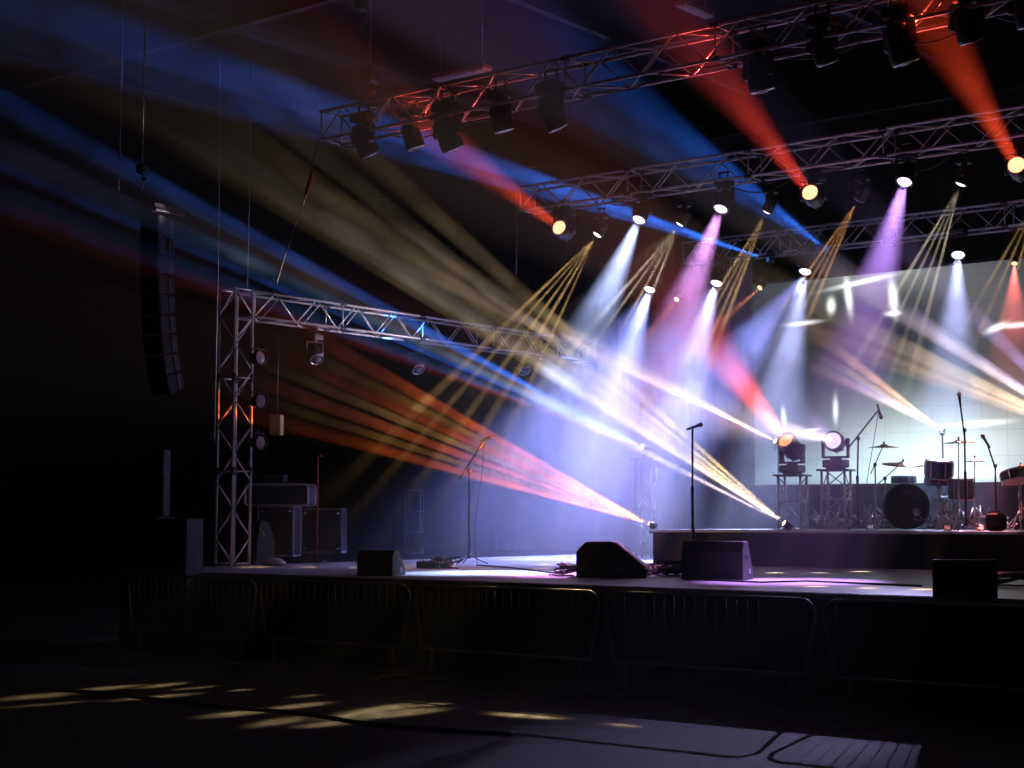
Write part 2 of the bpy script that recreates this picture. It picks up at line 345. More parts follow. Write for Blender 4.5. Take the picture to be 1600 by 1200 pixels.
# ================================================================== VIDEO SCREEN
def screen():
    x0, x1, y, z0, z1 = -16.93, -2.0, 29.6, 2.70, 6.93
    o = empty('video_screen', ((x0 + x1) / 2, y, z0), 0, 'large glowing video wall showing pale grey footage with white flares behind the drums', 'screen')
    W, H = x1 - x0, z1 - z0
    m = bpy.data.materials.new('video_picture'); m.use_nodes = True; t = m.node_tree; t.nodes.clear(); N = t.nodes.new; K = t.links.new
    out = N('ShaderNodeOutputMaterial'); em = N('ShaderNodeEmission'); K(em.outputs[0], out.inputs[0]); em.inputs[1].default_value = 1
    tc = N('ShaderNodeTexCoord'); sep = N('ShaderNodeSeparateXYZ'); K(tc.outputs['Object'], sep.inputs[0])
    def math_(op, a, b=None, c=None):
        n_ = N('ShaderNodeMath'); n_.operation = op
        for i, v in enumerate((a, b, c)):
            if v is None: continue
            if isinstance(v, (int, float)): n_.inputs[i].default_value = v
            else: K(v, n_.inputs[i])
        return n_.outputs[0]
    X, Z = sep.outputs[0], sep.outputs[2]
    def blob(cx, cz, rx, rz, rot=0, hard=0):
        dx = math_('SUBTRACT', X, cx); dz = math_('SUBTRACT', Z, cz); c, s = math.cos(rot), math.sin(rot)
        u = math_('MULTIPLY_ADD', dz, s / rx, math_('MULTIPLY', dx, c / rx)); v = math_('MULTIPLY_ADD', dz, c / rz, math_('MULTIPLY', dx, -s / rz))
        d2 = math_('MULTIPLY_ADD', u, u, math_('MULTIPLY', v, v))
        if hard: d2 = math_('POWER', d2, 1.25)
        return math_('EXPONENT', math_('MULTIPLY', d2, -1))
    col = None
    nz = N('ShaderNodeTexNoise'); nz.inputs['Scale'].default_value = .55; nz.inputs['Detail'].default_value = 4; K(tc.outputs['Object'], nz.inputs[0])
    mr = N('ShaderNodeMapRange'); K(nz.outputs['Fac'], mr.inputs[0]); mr.inputs[1].default_value = .3; mr.inputs[2].default_value = .7; mr.inputs[3].default_value = .55; mr.inputs[4].default_value = 1.25
    def comb(fac, rgb, base):
        vm = N('ShaderNodeVectorMath'); vm.operation = 'SCALE'; vm.inputs[0].default_value = rgb; K(fac, vm.inputs['Scale'])
        if base is None: return vm.outputs[0]
        va = N('ShaderNodeVectorMath'); va.operation = 'ADD'; K(base, va.inputs[0]); K(vm.outputs[0], va.inputs[1]); return va.outputs[0]
    cxm, czm = o.location.x, o.location.z
    def px(x, y_): p = onY(x, y_, y); return p.x - cxm, p.z - czm
    col = comb(mr.outputs[0], (.020, .028, .036), None)
    def B(x, y_, wx, wy, rgb, rot=0, hard=0):
        nonlocal col
        cx, cz = px(x, y_); k = 1 / 76.0
        col = comb(blob(cx, cz, wx * k, wy * k, rot, hard), rgb, col)
    B(1380, 430, 110, 32, (.30, .32, .31)); B(1460, 712, 170, 78, (1.25, 1.5, 1.5)); B(1350, 730, 170, 45, (.22, .38, .46))
    B(1200, 620, 50, 150, (.06, .08, .16)); B(1545, 470, 80, 80, (.14, .13, .14)); B(1330, 745, 220, 18, (.18, .28, .33))
    for a in [(1326, 462, 6, 27, .12), (1396, 465, 7, 25, .10), (1299, 478, 7, 12, 0), (1306, 640, 4.5, 19, 0), (1225, 652, 4, 16, .1)]: B(a[0], a[1], a[2], a[3], (1.6, 1.65, 1.6), a[4], 1)
    for a in [(1255, 505, 28, 3.5, .03), (1527, 662, 44, 4, .04), (1590, 508, 26, 4, .02), (1557, 512, 16, 5, .35), (1540, 738, 40, 6, .0), (1395, 490, 12, 4, 0), (1270, 672, 14, 2.5, .1), (1345, 441, 50, 4, .12)]: B(a[0], a[1], a[2], a[3], (1.3, 1.35, 1.35), a[4], 1)
    br = N('ShaderNodeTexBrick'); br.offset = 0; br.inputs['Scale'].default_value = 1; br.inputs['Brick Width'].default_value = .5; br.inputs['Row Height'].default_value = .5; br.inputs['Mortar Size'].default_value = .006
    br.inputs['Color1'].default_value = (1, 1, 1, 1); br.inputs['Color2'].default_value = (.93, .94, .95, 1); br.inputs['Mortar'].default_value = (.72, .72, .74, 1)
    cx_ = N('ShaderNodeCombineXYZ'); K(X, cx_.inputs[0]); K(Z, cx_.inputs[1]); K(cx_.outputs[0], br.inputs['Vector'])
    mm = N('ShaderNodeVectorMath'); mm.operation = 'MULTIPLY'; K(col, mm.inputs[0]); K(br.outputs[0], mm.inputs[1]); K(mm.outputs[0], em.inputs[0])
    MB().box((0, 0, H / 2), (W, .02, H)).build('display', m, o)
    fr = MB(); fr.box((0, .06, H + .03), (W + .08, .14, .05)); fr.box((0, .06, -.03), (W + .08, .14, .05)); fr.box((-W / 2 - .025, .06, H / 2), (.04, .14, H)); fr.box((W / 2 + .025, .06, H / 2), (.04, .14, H)); fr.box((0, .09, H / 2), (W, .1, H))
    fr.build('cabinet', M_blk, o)
    return o
screen()
SB = empty('screen_base', (-9.5, 29.7, SZ), 0, 'dark blue draped plinth wall under the video screen', 'plinth')
vs = []; fs = []; nn = 200
for i in range(nn + 1):
    x = -7.45 + 14.9 * i / nn; yy = -.04 + .02 * math.sin(i * 1.3) + .012 * math.sin(i * .45)
    vs += [(x, yy, .0), (x, yy, 1.45)]
for i in range(nn): fs.append((2 * i, 2 * i + 2, 2 * i + 3, 2 * i + 1))
MB().add(vs, fs, None, True).build('drape', M_teal, SB)
MB().box((0, .1, .725), (14.8, .2, 1.43)).build('frame', M_blk, SB)

# ================================================================== TRUSSES
def truss(name, p0, p1, S, side, label, panel=.5, r=.026, rl=.013, coup=2.4, metal=M_alu, group=None, cat='truss', up=None):
    """box truss; p0 is the near lower chord start, side the unit vector to the far chords"""
    p0, p1 = Vector(p0), Vector(p1); ax = (p1 - p0).normalized(); L = (p1 - p0).length; side = Vector(side).normalized(); up = Vector(up) if up else side.cross(ax)
    if up.z < 0 and abs(ax.z) < .5: up = -up
    o = empty(name, p0, 0, label, cat, group)
    c = [Vector(), side * S, side * S + up * S, up * S]
    for q_ in c: MB().tube([q_, q_ + ax * L], r, 10).build('chord', metal, o)
    n = max(2, round(L / panel)); st = L / n
    for k in range(4):
        a, b = c[k], c[(k + 1) % 4]; l = MB()
        for i in range(n):
            u, v = (a, b) if (i + k) % 2 == 0 else (b, a)
            l.tube([u + ax * (i * st + .02), v + ax * ((i + 1) * st - .02)], rl, 6)
        l.tube([a + ax * .03, b + ax * .03], rl, 6); l.tube([a + ax * (L - .03), b + ax * (L - .03)], rl, 6)
        m_ = coup
        while m_ < L - .4:
            l.tube([a + ax * m_, b + ax * m_], rl, 6); m_ += coup
        l.build('lacing', metal, o)
    k = MB(); k.tube([-ax * .07, ax * .07], r + .009, 10); km = k.mesh('coupler'); km.materials.append(M_cpl); m_ = coup
    while m_ < L - .4:
        for q_ in c: place('coupler', km, o, q_ + ax * m_)
        m_ += coup
    return o
def loom(o, L, S, seed):
    rnd = random.Random(seed); x = .3
    while x < L - 1.5:
        w_ = rnd.uniform(.7, 1.5); dp = rnd.uniform(.05, .2); y = rnd.choice((.03, S - .03)); b = MB()
        b.tube([(x + w_ * k / 10, y + .02 * math.sin(k), -.035 - dp * math.sin(math.pi * k / 10)) for k in range(11)], .011, 6); b.build('cable', M_rubber, o); x += w_ + rnd.uniform(-.05, .5)
ft = truss('roof_truss', (-17.72, 17.5, 7.94), (2, 17.5, 7.94), .45, (0, 1, 0), 'front box truss nearest the audience with unlit black moving heads hanging from it'); loom(ft, 19.6, .45, 1)
mt = truss('roof_truss', (-17.9, 22.8, 7.64), (2, 22.8, 7.64), .43, (0, 1, 0), 'middle box truss carrying the red, purple and gold lamps', metal=M_alu); loom(mt, 19.8, .43, 2)
truss('roof_truss', (-18.5, 29.3, 7.53), (2, 29.3, 7.53), .45, (0, 1, 0), 'rear box truss above the top edge of the video screen')
# side portal: tower and beam
truss('truss_tower', (-20.6, 18.36, 1.22), (-20.6, 18.36, 5.98), .40, (0, 1, 0), 'silver truss tower standing on the far left stage corner', panel=.5, coup=1.6, up=(-1, 0, 0))
truss('side_truss', (-20.6, 18.78, 5.50), (-20.6, 29.0, 5.48), .44, (-1, 0, 0), 'silver horizontal truss running back from the top of the left tower', panel=.5, coup=2.2, up=(0, 0, 1))

# unlit moving heads below the front truss
DARK = (0, 0)
for i, (x, y_, s, ln) in enumerate([(578, 232, .95, 'leftmost'), (650, 222, .85, 'second from the left'), (708, 222, 1.0, 'third from the left'), (788, 195, .85, 'fourth from the left'), (872, 190, .95, 'fifth from the left'),
                                (1192, 132, .95, 'sixth from the left'), (1293, 88, .85, 'fourth from the right'), (1416, 88, .98, 'third from the right'), (1518, 54, .88, 'second from the right'), (1612, 30, .95, 'rightmost, barely in view')]):
    lens = onY(x, y_ + 10, 17.72)
    d = Vector((.12 + .06 * math.sin(i * 2), .42 + .14 * math.cos(i * 3), -1.0))
    rt = moving_head(lens, d, s * 1.05, M_glassk, ('dark', 0), 'unlit black moving head under the front truss, ' + ln, 'unlit moving heads under the front truss')
    k = MB(); dz = 7.94 - rt.location.z
    if dz > .22 * s:
        k.box((0, 0, .17 * s), (.24 * s, .05, .04)); k.box((0, 0, dz - .02), (.24 * s, .05, .04))
        for sx in (-.1, .1): k.tube([(sx * s, 0, .16 * s), (sx * s, 0, dz)], .014)
        k.build('hanger', M_cpl, rt)

# ================================================================== LIT FIXTURES
def T(x, y, Y): return onY(x, y, Y)
TR = 22.8
G_mid = 'lit moving heads on the middle truss'
# --- big red heads: towards the audience, up and left, grazing the front truss
red = (1.0, .07, .02)
for px, tg, ln, cc in [((873, 355), (640, 180), 'leftmost red moving head glowing under the middle truss', red), ((1265, 300), (1085, 70), 'red moving head in the middle of the middle truss', (1, .06, .035)), ((1588, 257), (1440, 0), 'red moving head farthest right on the middle truss', red)]:
    lit_head(px, TR, tgt=T(*tg, 17.6), col=cc, lcol=(1, .42, .22), lens_s=3.0, s=.95, ang=6.0, watts=30000, dens=.013, label=ln, group=G_mid, rad=.1, blend=.6, reach=10)
# --- white and purple heads of the middle truss
for px, tg, cc, lc, W, ln in [((998, 344), (930, 500), (.45, .55, 1), (.85, .85, 1), 60000, 'blue white moving head left of the pale thin lamp on the middle truss'),
                              ((1126, 327), (1060, 500), (.75, .3, .85), (1, .75, .95), 48000, 'left of the two purple moving heads on the middle truss'),
                              ((1413, 285), (1365, 460), (.55, .28, 1), (.9, .75, 1), 42000, 'right of the two purple moving heads on the middle truss')]:
    lit_head(px, TR, tgt=T(*tg, 21.6), col=cc, lcol=lc, lens_s=6, s=.8, ang=14, watts=W * .6, label=ln, group=G_mid, rad=.09, blend=.9, reach=7)
# --- gold pencil-beam heads: five rays each, reaching the ground before the stage
gold = (1, .58, .2); pale = (1, .86, .6); org = (1, .45, .14)
def streak_lamp(root, src):
    """added light at a pencil lamp; its mask draws warm streaks before the barriers"""
    c = onZ(400, 1098, 0); d = (c - src).normalized()
    o = spot(root, src + d * .16, d, (1, .72, .36), 42, 17000, .012, .15, smoke=False)  # extra light, separate from the lamp's own rays
    q = d.to_track_quat('-Z', 'Y').inverted()
    def uv(x, y): v = q @ (onZ(x, y, 0) - src).normalized(); return v.x / v.z, v.y / v.z
    l = o.data; l.use_nodes = True; t = l.node_tree; t.nodes.clear(); N = t.nodes.new; K = t.links.new
    out = N('ShaderNodeOutputLight'); em = N('ShaderNodeEmission'); tc = N('ShaderNodeTexCoord'); sp = N('ShaderNodeSeparateXYZ'); K(em.outputs[0], out.inputs[0]); K(tc.outputs['Normal'], sp.inputs[0])
    def M(op, a, b):
        n = N('ShaderNodeMath'); n.operation = op
        for i, v in enumerate((a, b)):
            if isinstance(v, (int, float)): n.inputs[i].default_value = v
            else: K(v, n.inputs[i])
        return n.outputs[0]
    u, v = M('DIVIDE', sp.outputs[0], sp.outputs[2]), M('DIVIDE', sp.outputs[1], sp.outputs[2]); cb = N('ShaderNodeCombineXYZ'); K(u, cb.inputs[0]); K(v, cb.inputs[1]); acc = None
    for x0, y0, x1, y1, w_, k in [(0, 1094, 108, 1082, .016, .8), (0, 1106, 130, 1096, .008, .5), (115, 1080, 215, 1070, .013, .8), (180, 1094, 300, 1084, .011, .9), (225, 1075, 280, 1066, .010, .8), (270, 1078, 332, 1072, .008, .6), (360, 1079, 395, 1077, .007, .7), (318, 1120, 425, 1110, .012, .9), (400, 1136, 470, 1120, .012, .7), (425, 1108, 512, 1098, .012, .7), (470, 1135, 560, 1128, .010, .6), (455, 1090, 500, 1085, .009, .3), (515, 1125, 640, 1100, .016, .8), (560, 1122, 690, 1108, .014, .7), (640, 1103, 700, 1100, .008, .6), (780, 1115, 880, 1122, .008, .9), (970, 1132, 1065, 1140, .007, .8)]:
        (a0, b0), (a1, b1) = uv(x0, y0), uv(x1, y1); cx, cy = (a0 + a1) / 2, (b0 + b1) / 2; L = math.hypot(a1 - a0, b1 - b0) / 2; an = math.atan2(b1 - b0, a1 - a0)
        du, dv = M('SUBTRACT', u, cx), M('SUBTRACT', v, cy)
        p_ = M('ADD', M('MULTIPLY', du, math.cos(an) / L), M('MULTIPLY', dv, math.sin(an) / L)); r_ = M('ADD', M('MULTIPLY', du, -math.sin(an) / w_), M('MULTIPLY', dv, math.cos(an) / w_))
        g_ = M('MULTIPLY', M('EXPONENT', M('MULTIPLY', M('POWER', M('ADD', M('MULTIPLY', p_, p_), M('MULTIPLY', r_, r_)), 1.6), -1), 0), k); acc = g_ if acc is None else M('ADD', acc, g_)
    nz = N('ShaderNodeTexNoise'); nz.inputs['Scale'].default_value = 70; nz.inputs['Detail'].default_value = 3; K(cb.outputs[0], nz.inputs[0])
    K(M('MULTIPLY', acc, M('MULTIPLY', M('POWER', nz.outputs[0], 1.5), 2.4)), em.inputs[1]); em.inputs[0].default_value = (1, 1, 1, 1)
GOLD = [((933, 367), gold, [(400, 886), (480, 886), (560, 887), (630, 886), (700, 884)], [(55, 1090), (165, 1074), (190, 1096), (245, 1072), (290, 1078)], 'leftmost gold pencil beam lamp under the middle truss'),
        ((1062, 350), pale, [(600, 886), (680, 884), (770, 884), (850, 882)], [(372, 1117), (440, 1130), (470, 1104), (520, 1095)], 'pale yellow pencil beam lamp between the blue white and purple heads'),
        ((1198, 331), gold, [(850, 888), (900, 886), (950, 884), (990, 882)], [(590, 1108), (650, 1104), (620, 1118), (690, 1112)], 'gold pencil beam lamp left of the middle red head'),
        ((1341, 312), org, [(940, 885), (1000, 882), (1050, 882), (1100, 884)], [(840, 1118), (1010, 1136)], 'orange pencil beam lamp right of the middle red head'),
        ((1501, 288), pale, [(1140, 893), (1210, 895), (1280, 895), (1345, 893)], [], 'pale pencil beam lamp right of the right purple head')]
for px, cc, tg, gr_, ln in GOLD:
    root = lit_head(px, TR, rays=[onZ(x, y, SZ) for x, y in tg], col=cc, lcol=(1, .85, .55) if cc != pale else (1, .95, .8), lens_s=8, s=.6, ang=[1.8, 1.3, 1.5], dens=.11, reach=7 if px[0] < 1300 else 4.5, watts=[21000, 25000, 22000] if px[0] < 1300 else [20000, 24000, 18000], label=ln, group='pencil beam lamps on the middle truss', rad=.03, blend=.9)
    src = onY(*px, TR)
    if 'pale yellow' in ln: streak_lamp(root, src)
lit_head((1625, 300), TR, rays=[T(x, 520, 20.8) for x in (1500, 1530, 1560)], col=gold, lcol=(1, .8, .5), lens_s=5, s=.5, ang=1.1, dens=.12, reach=4, watts=22000, label='pencil beam lamp out of view on the right end of the middle truss', group='pencil beam lamps on the middle truss', rad=.035)
# --- rear row of white heads; the first three washes are added fill
wt = (.46, .52, 1)
for px, tg, ang, W, ln, ws in [((1015, 453), (955, 640), 15, 52000, 'leftmost white moving head on the rear truss', ((.25, .30, 1), 56, 27000, Vector((-.28, -.36, -.88)))),
                           ((1119, 443), (1065, 640), 15, 56000, 'white moving head second from left on the rear truss', ((.40, .40, 1), 50, 11000, Vector((-.06, -.75, -.8)))),
                           ((1258, 425), (1215, 640), 14, 60000, 'white moving head over the left edge of the video screen', ((.30, .35, 1), 28, 26000, Vector((-16.9, 25.0, 2.6)) - onY(1258, 425, 28.9))),
                           ((1497, 399), (1488, 600), 15, 60000, 'white moving head in front of the right part of the video screen', ((.55, .48, 1), 15, 6500, onZ(1080, 1170, 0) - onY(1497, 399, 28.9)))]:
    lit_head(px, 28.9, tgt=T(*tg, 27.4), col=wt, lcol=(.93, .95, 1), lens_s=9, s=.85, ang=ang + 1, watts=W * .36, label=ln, group='white moving heads on the rear truss', rad=.09, blend=.9, wash=ws, reach=7)
# --- small orange accents on the rear truss
for px, tg, cc, ln in [((1057, 468), (1015, 520), (1, .25, .08), 'tiny orange lamp left of the second white rear head'), ((1187, 450), (1130, 500), (1, .3, .12), 'tiny orange lamp beside the left screen edge'), ((1585, 412), (1582, 560), (1, .14, .12), 'small red lamp shining straight down before the screen')]:
    lit_head(px, 28.9, tgt=T(*tg, 27.6), col=cc, lcol=(1, .45, .2), lens_s=4, s=.4, ang=5 if px[0] < 1500 else 17, reach=4 if px[0] < 1500 else 5, dens=.03, watts=6000 if px[0] < 1500 else 7000, label=ln, group='small accent lamps on the rear truss', rad=.03)
# --- blue beams from the rear truss out over the audience on the left
blue = (.03, .18, 1)
lit_head((1290, 388), 28.9, rays=[T(980, 150, 22), T(1040, 190, 22), T(900, 160, 22)], col=blue, lcol=(.1, .3, 1), lens_s=.3, s=.5, ang=[4.6, 3.6, 4.0], dens=.03, reach=14, watts=[24000, 18000, 17000], label='deep blue lamp on the rear truss left of the screen top', group='blue beam lamps on the rear truss', rad=.07)
lit_head((1199, 405), 28.9, rays=[T(560, 215, 20), T(350, 110, 19), T(450, 150, 19)], col=blue, lcol=(.1, .35, 1), lens_s=.4, s=.4, ang=[2.0, 2.6, 2.0], dens=.05, reach=22, watts=[80000, 90000, 64000], label='small blue lamp on the rear truss above the dark leg curtain', group='blue beam lamps on the rear truss', rad=.05)

# --- floor lamps. their rays climb up and left over the audience
def stand_tower(px, Yp, ztop, wd, label, group, zb, metal=M_alu):
    c = onY(px, 780, Yp); o = empty('lamp_stand', (c.x, c.y, zb), R(12), label, 'lamp stand', group); H = ztop - zb
    MB().box((0, 0, .012), (wd + .14, wd + .14, .022), bev=.004).build('base_plate', M_alud, o)
    MB().box((0, 0, H - .02), (wd + .12, wd + .12, .035), bev=.006).build('top_plate', M_blk, o)
    h = wd / 2 - .02
    for sx, sy in ((-h, -h), (h, -h), (h, h), (-h, h)): MB().tube([(sx, sy, .022), (sx, sy, H - .04)], .022, 10).build('leg', metal, o)
    l = MB(); cs = [(-h, -h), (h, -h), (h, h), (-h, h)]; n = max(2, round(H / .42))
    for k in range(4):
        a, b = cs[k], cs[(k + 1) % 4]
        for i in range(n):
            u, v = (a, b) if (i + k) % 2 == 0 else (b, a)
            l.tube([(*u, .03 + (H - .08) * i / n), (*v, .03 + (H - .08) * (i + 1) / n)], .011, 6)
        l.tube([(*a, H * .5), (*b, H * .5)], .012, 6)
    l.build('lacing', metal, o); return o
def standing_head(px, Yp, zb, **kw):
    r_ = lit_head(px, Yp, hang=False, **kw); return r_
gst = 'truss lamp stands'
s1 = standing_head((1227, 687), 26.2, RZ, tgt=T(1060, 470, 23), col=(1, .09, .08), lcol=(1, .32, .14), lens_s=2.4, s=1.1, ang=13, watts=15000, dens=.034, reach=6, label='red glowing moving head on the left truss stand', group='moving heads on truss stands', rad=.1, blend=.7)
s2 = standing_head((1301, 688), 26.2, RZ, tgt=T(1190, 600, 21), col=(.6, .4, 1), lcol=(.85, .7, .95), lens_s=1.6, s=1.1, ang=9, watts=2200, reach=3.5, label='pale violet moving head on the right truss stand', group='moving heads on truss stands', rad=.1, wash=((.95, .78, .95), 30, 5500, Vector((-20.6, 21.2, 5.3)) - onY(1301, 688, 26.2)))  # wide wash added at this head to brighten the left portal truss
for s_, x, ln in ((s1, 1235, 'left'), (s2, 1308, 'right')):
    o = stand_tower(x, 26.2, s_.location.z - .02, .46, 'short silver truss stand under the ' + ('red' if ln == 'left' else 'violet') + ' moving head', gst, RZ)
    o.location.x = s_.location.x; o.location.y = s_.location.y
# yellow fan from the riser edge
def fan(src, Ys, pts, Yt): return [onY(x, y, Yt) for x, y in pts]
ye = (1, .72, .34)
lit_head((1225, 817), 24.65, hang=False, rays=fan(0, 0, [(560, 232), (610, 330), (640, 395), (700, 470), (740, 510), (560, 300), (720, 560)], 19.5), col=[ye, (1, .8, .5), ye, (1, .82, .6), ye, (1, .7, .4), (.95, .75, .8)], lcol=(1, .9, .5), lens_s=9, s=.38, ang=[1.9, 1.5, 1.7, 1.9, 1.4, 1.3, 1.6], dens=.15, reach=14, watts=[44000, 50000, 62000, 74000, 66000, 30000, 60000], label='small yellow lamp on the riser edge left of the drums', group='floor beam lamps', rad=.03, blend=.9)
# orange fan at the left end of the riser
og = (1, .15, .02); og2 = (1, .42, .07)
lit_head((1014, 818), 24.5, hang=False, rays=fan(0, 0, [(560, 565), (560, 590), (520, 590), (430, 575), (450, 612), (440, 634), (480, 670)], 19.6), col=[og, og2, og, og2, og, og2, og], lcol=(1, .5, .25), lens_s=5, s=.34, ang=[1.9, 1.3, 1.7, 1.3, 1.7, 1.2, 1.9], dens=.34, reach=8.5, watts=[72000, 52000, 72000, 52000, 66000, 44000, 72000], label='small orange lamp at the left end of the riser', group='floor beam lamps', rad=.025, blend=.9)
# blue and red fan from the far lamp stand
far_ = lit_head((1003, 698), 26.6, hang=False, rays=[T(0, 262, 17), T(0, 160, 17), T(300, 320, 18), T(760, 585, 22), T(770, 612, 22), T(700, 580, 21)], col=[blue, blue, (.04, .2, 1), (.1, .4, 1), (1, .06, .04), (.05, .3, 1)], lcol=(.75, .75, 1), lens_s=7, s=.42, ang=[.9, 1.8, 1.3, 1.1, 1.0, 1.2], dens=.08, reach=26, watts=[130000, 95000, 60000, 70000, 36000, 50000], label='small blue white lamp on the far truss stand', group='floor beam lamps', rad=.03, blend=.9)
o = stand_tower(985, 26.6, far_.location.z - .02, .36, 'slim truss stand half lost in the haze left of the riser', gst, SZ, M_cpl); o.location.x = far_.location.x; o.location.y = far_.location.y
# gold and red fan beside the red head
def pole_stand(base, ztop, label):
    o = empty('tripod_stand', base, R(20), label, 'lamp stand', 'pole lamp stands'); H = ztop - base[2]
    MB().tube([(0, 0, .12), (0, 0, H)], .018, 10).build('pole', M_blk, o)
    for k in range(3):
        a = k * 2 * math.pi / 3; MB().tube([(0, 0, .45), (.38 * math.cos(a), .38 * math.sin(a), .015)], .012, 6).build('leg', M_blk, o)
    MB().lathe([(0, .42), (.035, .42), (.035, .5), (0, .5)], 12).build('collar', M_blk, o); return o
b_ = lit_head((1211, 689), 27.6, hang=False, rays=[T(650, 393, 20), T(700, 440, 20), T(560, 330, 19.5), T(820, 500, 21), T(860, 560, 22), T(880, 530, 22)], col=[(1, .66, .38), (.95, .6, .7), (1, .66, .4), (1, .7, .5), (1, .1, .06), (1, .6, .5)], lcol=(1, .8, .5), lens_s=4, s=.36, ang=[2.0, 1.4, 1.6, 1.3, 1.3, 1.2], dens=.1, reach=14, watts=[30000, 22000, 22000, 50000, 18000, 48000], label='small gold lamp behind the red moving head', group='floor beam lamps', rad=.025, blend=.9)
pole_stand((b_.location.x, b_.location.y, RZ), b_.location.z, 'black pole stand hidden behind the left truss stand')
b_ = lit_head((1471, 671), 28.9, hang=False, rays=[T(1262, 512, 22), T(1268, 545, 22), T(1290, 575, 22), T(1210, 540, 21), T(1330, 600, 22)], col=[(1, .5, .3), (1, .62, .42), (.4, .5, 1), (1, .35, .2), (1, .7, .5)], lcol=(1, .95, .85), lens_s=5, s=.24, ang=[1.5, 1.1, 1.5, 1.1, 1.2], dens=.09, reach=8, watts=[80000, 70000, 60000, 50000, 60000], label='small pale lamp glaring behind the drum kit', group='floor beam lamps', rad=.025, blend=.9)
pole_stand((b_.location.x, b_.location.y, RZ), b_.location.z, 'black pole stand behind the drum kit')
b_ = lit_head((1725, 692), 26.0, hang=False, rays=[T(1400, 480, 20), T(1390, 530, 20), T(1400, 555, 20), T(1420, 500, 20), T(1450, 590, 21), T(1500, 470, 20)], col=[(.8, .65, 1), (1, .75, .45), (1, .6, .35), (1, .8, .6), (1, .65, .4), (.6, .45, 1)], lcol=(1, .9, .8), lens_s=5, s=.36, ang=[2.1, 1.7, 1.5, 1.5, 1.5, 2.0], dens=.08, reach=10, watts=[80000, 95000, 80000, 65000, 60000, 50000], label='beam lamp out of view right of the riser', group='floor beam lamps', rad=.03, blend=.9)
pole_stand((b_.location.x, b_.location.y, SZ), b_.location.z, 'black pole stand out of view right of the riser')

# ================================================================== SIDE LIGHTS ON THE LEFT PORTAL
def par_can(c, d, s, label, group, lit=None):
    d = d.normalized(); o = empty('par_can', c, 0, label, 'stage light', group); m = d.to_track_quat('-Z', 'Y').to_matrix().to_4x4()
    h = MB(); h.lathe([(0, .2 * s), (.06 * s, .2 * s), (.09 * s, .12 * s), (.125 * s, .02 * s), (.135 * s, -.14 * s), (.12 * s, -.14 * s), (.118 * s, -.1 * s)], 24)
    hb = place('housing', h.mesh('housing'), o, m); hb.data.materials.append(M_blk)
    l = MB(); l.lathe([(0, -.118 * s), (.07 * s, -.114 * s), (.118 * s, -.1 * s)], 24); lo = place('lens', l.mesh('lens'), hb); lo.data.materials.append(lit or M_parlens)
    y = MB(); a = Vector((d.y, -d.x, 0)).normalized()
    pts = [a * (.15 * s), a * (.15 * s) + Vector((0, 0, .17 * s)), a * (-.15 * s) + Vector((0, 0, .17 * s)), a * (-.15 * s)]
    y.tube(pts, .012, 6); y.tube([Vector((0, 0, .17 * s)), Vector((0, 0, .24 * s))], .02, 8); y.build('bracket', M_cpl, o); return o
for py, ln in ((560, 'top'), (627, 'middle'), (692, 'bottom')):
    p = onX(402, py, -20.42)
    par_can(p, Vector((.95, -.12, 0)), .95, ln + ' of three round frosted lamps down the left truss tower', 'round lamps on the left truss tower')
for (x, y_), ln in (((495, 562), 'first hanging lamp from the tower under the side truss'), ((654, 578), 'middle hanging lamp under the side truss'), ((820, 580), 'farthest hanging lamp under the side truss')):
    p = onX(x, y_, -20.8)
    rt = moving_head(p, Vector((.75, -.25, -.8)), .8, M_glassk, ('dark', 0), ln, 'unlit lamps under the side truss')
    dz = 5.48 - rt.location.z
    k = MB(); k.box((0, 0, dz - .02), (.2, .05, .04)); k.tube([(.08, 0, .1), (.08, 0, dz)], .014); k.tube([(-.08, 0, .1), (-.08, 0, dz)], .014); k.build('hanger', M_cpl, rt)

# ================================================================== LEFT SIDE: LINE ARRAY, SUBS, CASES
def cabinet_prism(name, W, D, H, parent, M, m=M_paint):
    b = MB(); b.prism([(-D / 2, -H / 2), (D / 2, -H / 2 + .03), (D / 2, H / 2 - .03), (-D / 2, H / 2)], -W / 2, W / 2)
    return place(name, None, parent)
LA = empty('line_array', (-19.7, 15.6, 6.6), R(8), 'curved black line array of speakers hung left of the stage', 'speaker')
top = onY(246, 345, 15.6); LA.location = (top.x, top.y, top.z)
fr = MB(); fr.box((0, .05, .12), (.46, .66, .05), bev=.01); fr.box((-.18, .05, .17), (.04, .66, .1)); fr.box((.18, .05, .17), (.04, .66, .1)); fr.build('flying_frame', M_cpl, LA)
py_, pz, an = 0.0, 0.05, 0.0
for i in range(9):
    an = [0, 1, 2, 3, 5, 7, 10, 14, 19][i]; H = .30; a = R(an)
    M_ = Matrix.Translation((0, py_, pz)) @ Matrix.Rotation(a, 4, 'X') @ Matrix.Translation((0, 0, -H / 2))
    b = MB(); D, W = .32, .40; b.prism([(-D / 2, -H / 2 + .004), (D / 2, -H / 2 + .035), (D / 2, H / 2 - .035), (-D / 2, H / 2 - .004)], -W / 2, W / 2)
    cb = place('cabinet', b.mesh('cabinet'), LA, M_); cb.data.materials.append(M_paint)
    gmb = MB(); gmb.box((0, -D / 2 - .006, 0), (W - .12, .01, H - .06), bev=.003); gr = place('grille', gmb.mesh('grille'), cb); gr.data.materials.append(M_grille)
    for sx in (-1, 1):
        MB().box((sx * (W / 2 - .03), -D / 2 - .008, 0), (.045, .014, H - .03), bev=.003).build('side_rail', M_alud, cb); MB().box((sx * (W / 2 + .006), .05, 0), (.012, .05, H * .8)).build('rigging_plate', M_cpl, cb)
    v = Matrix.Rotation(a, 3, 'X') @ Vector((0, 0, -H)); py_ += v.y; pz += v.z
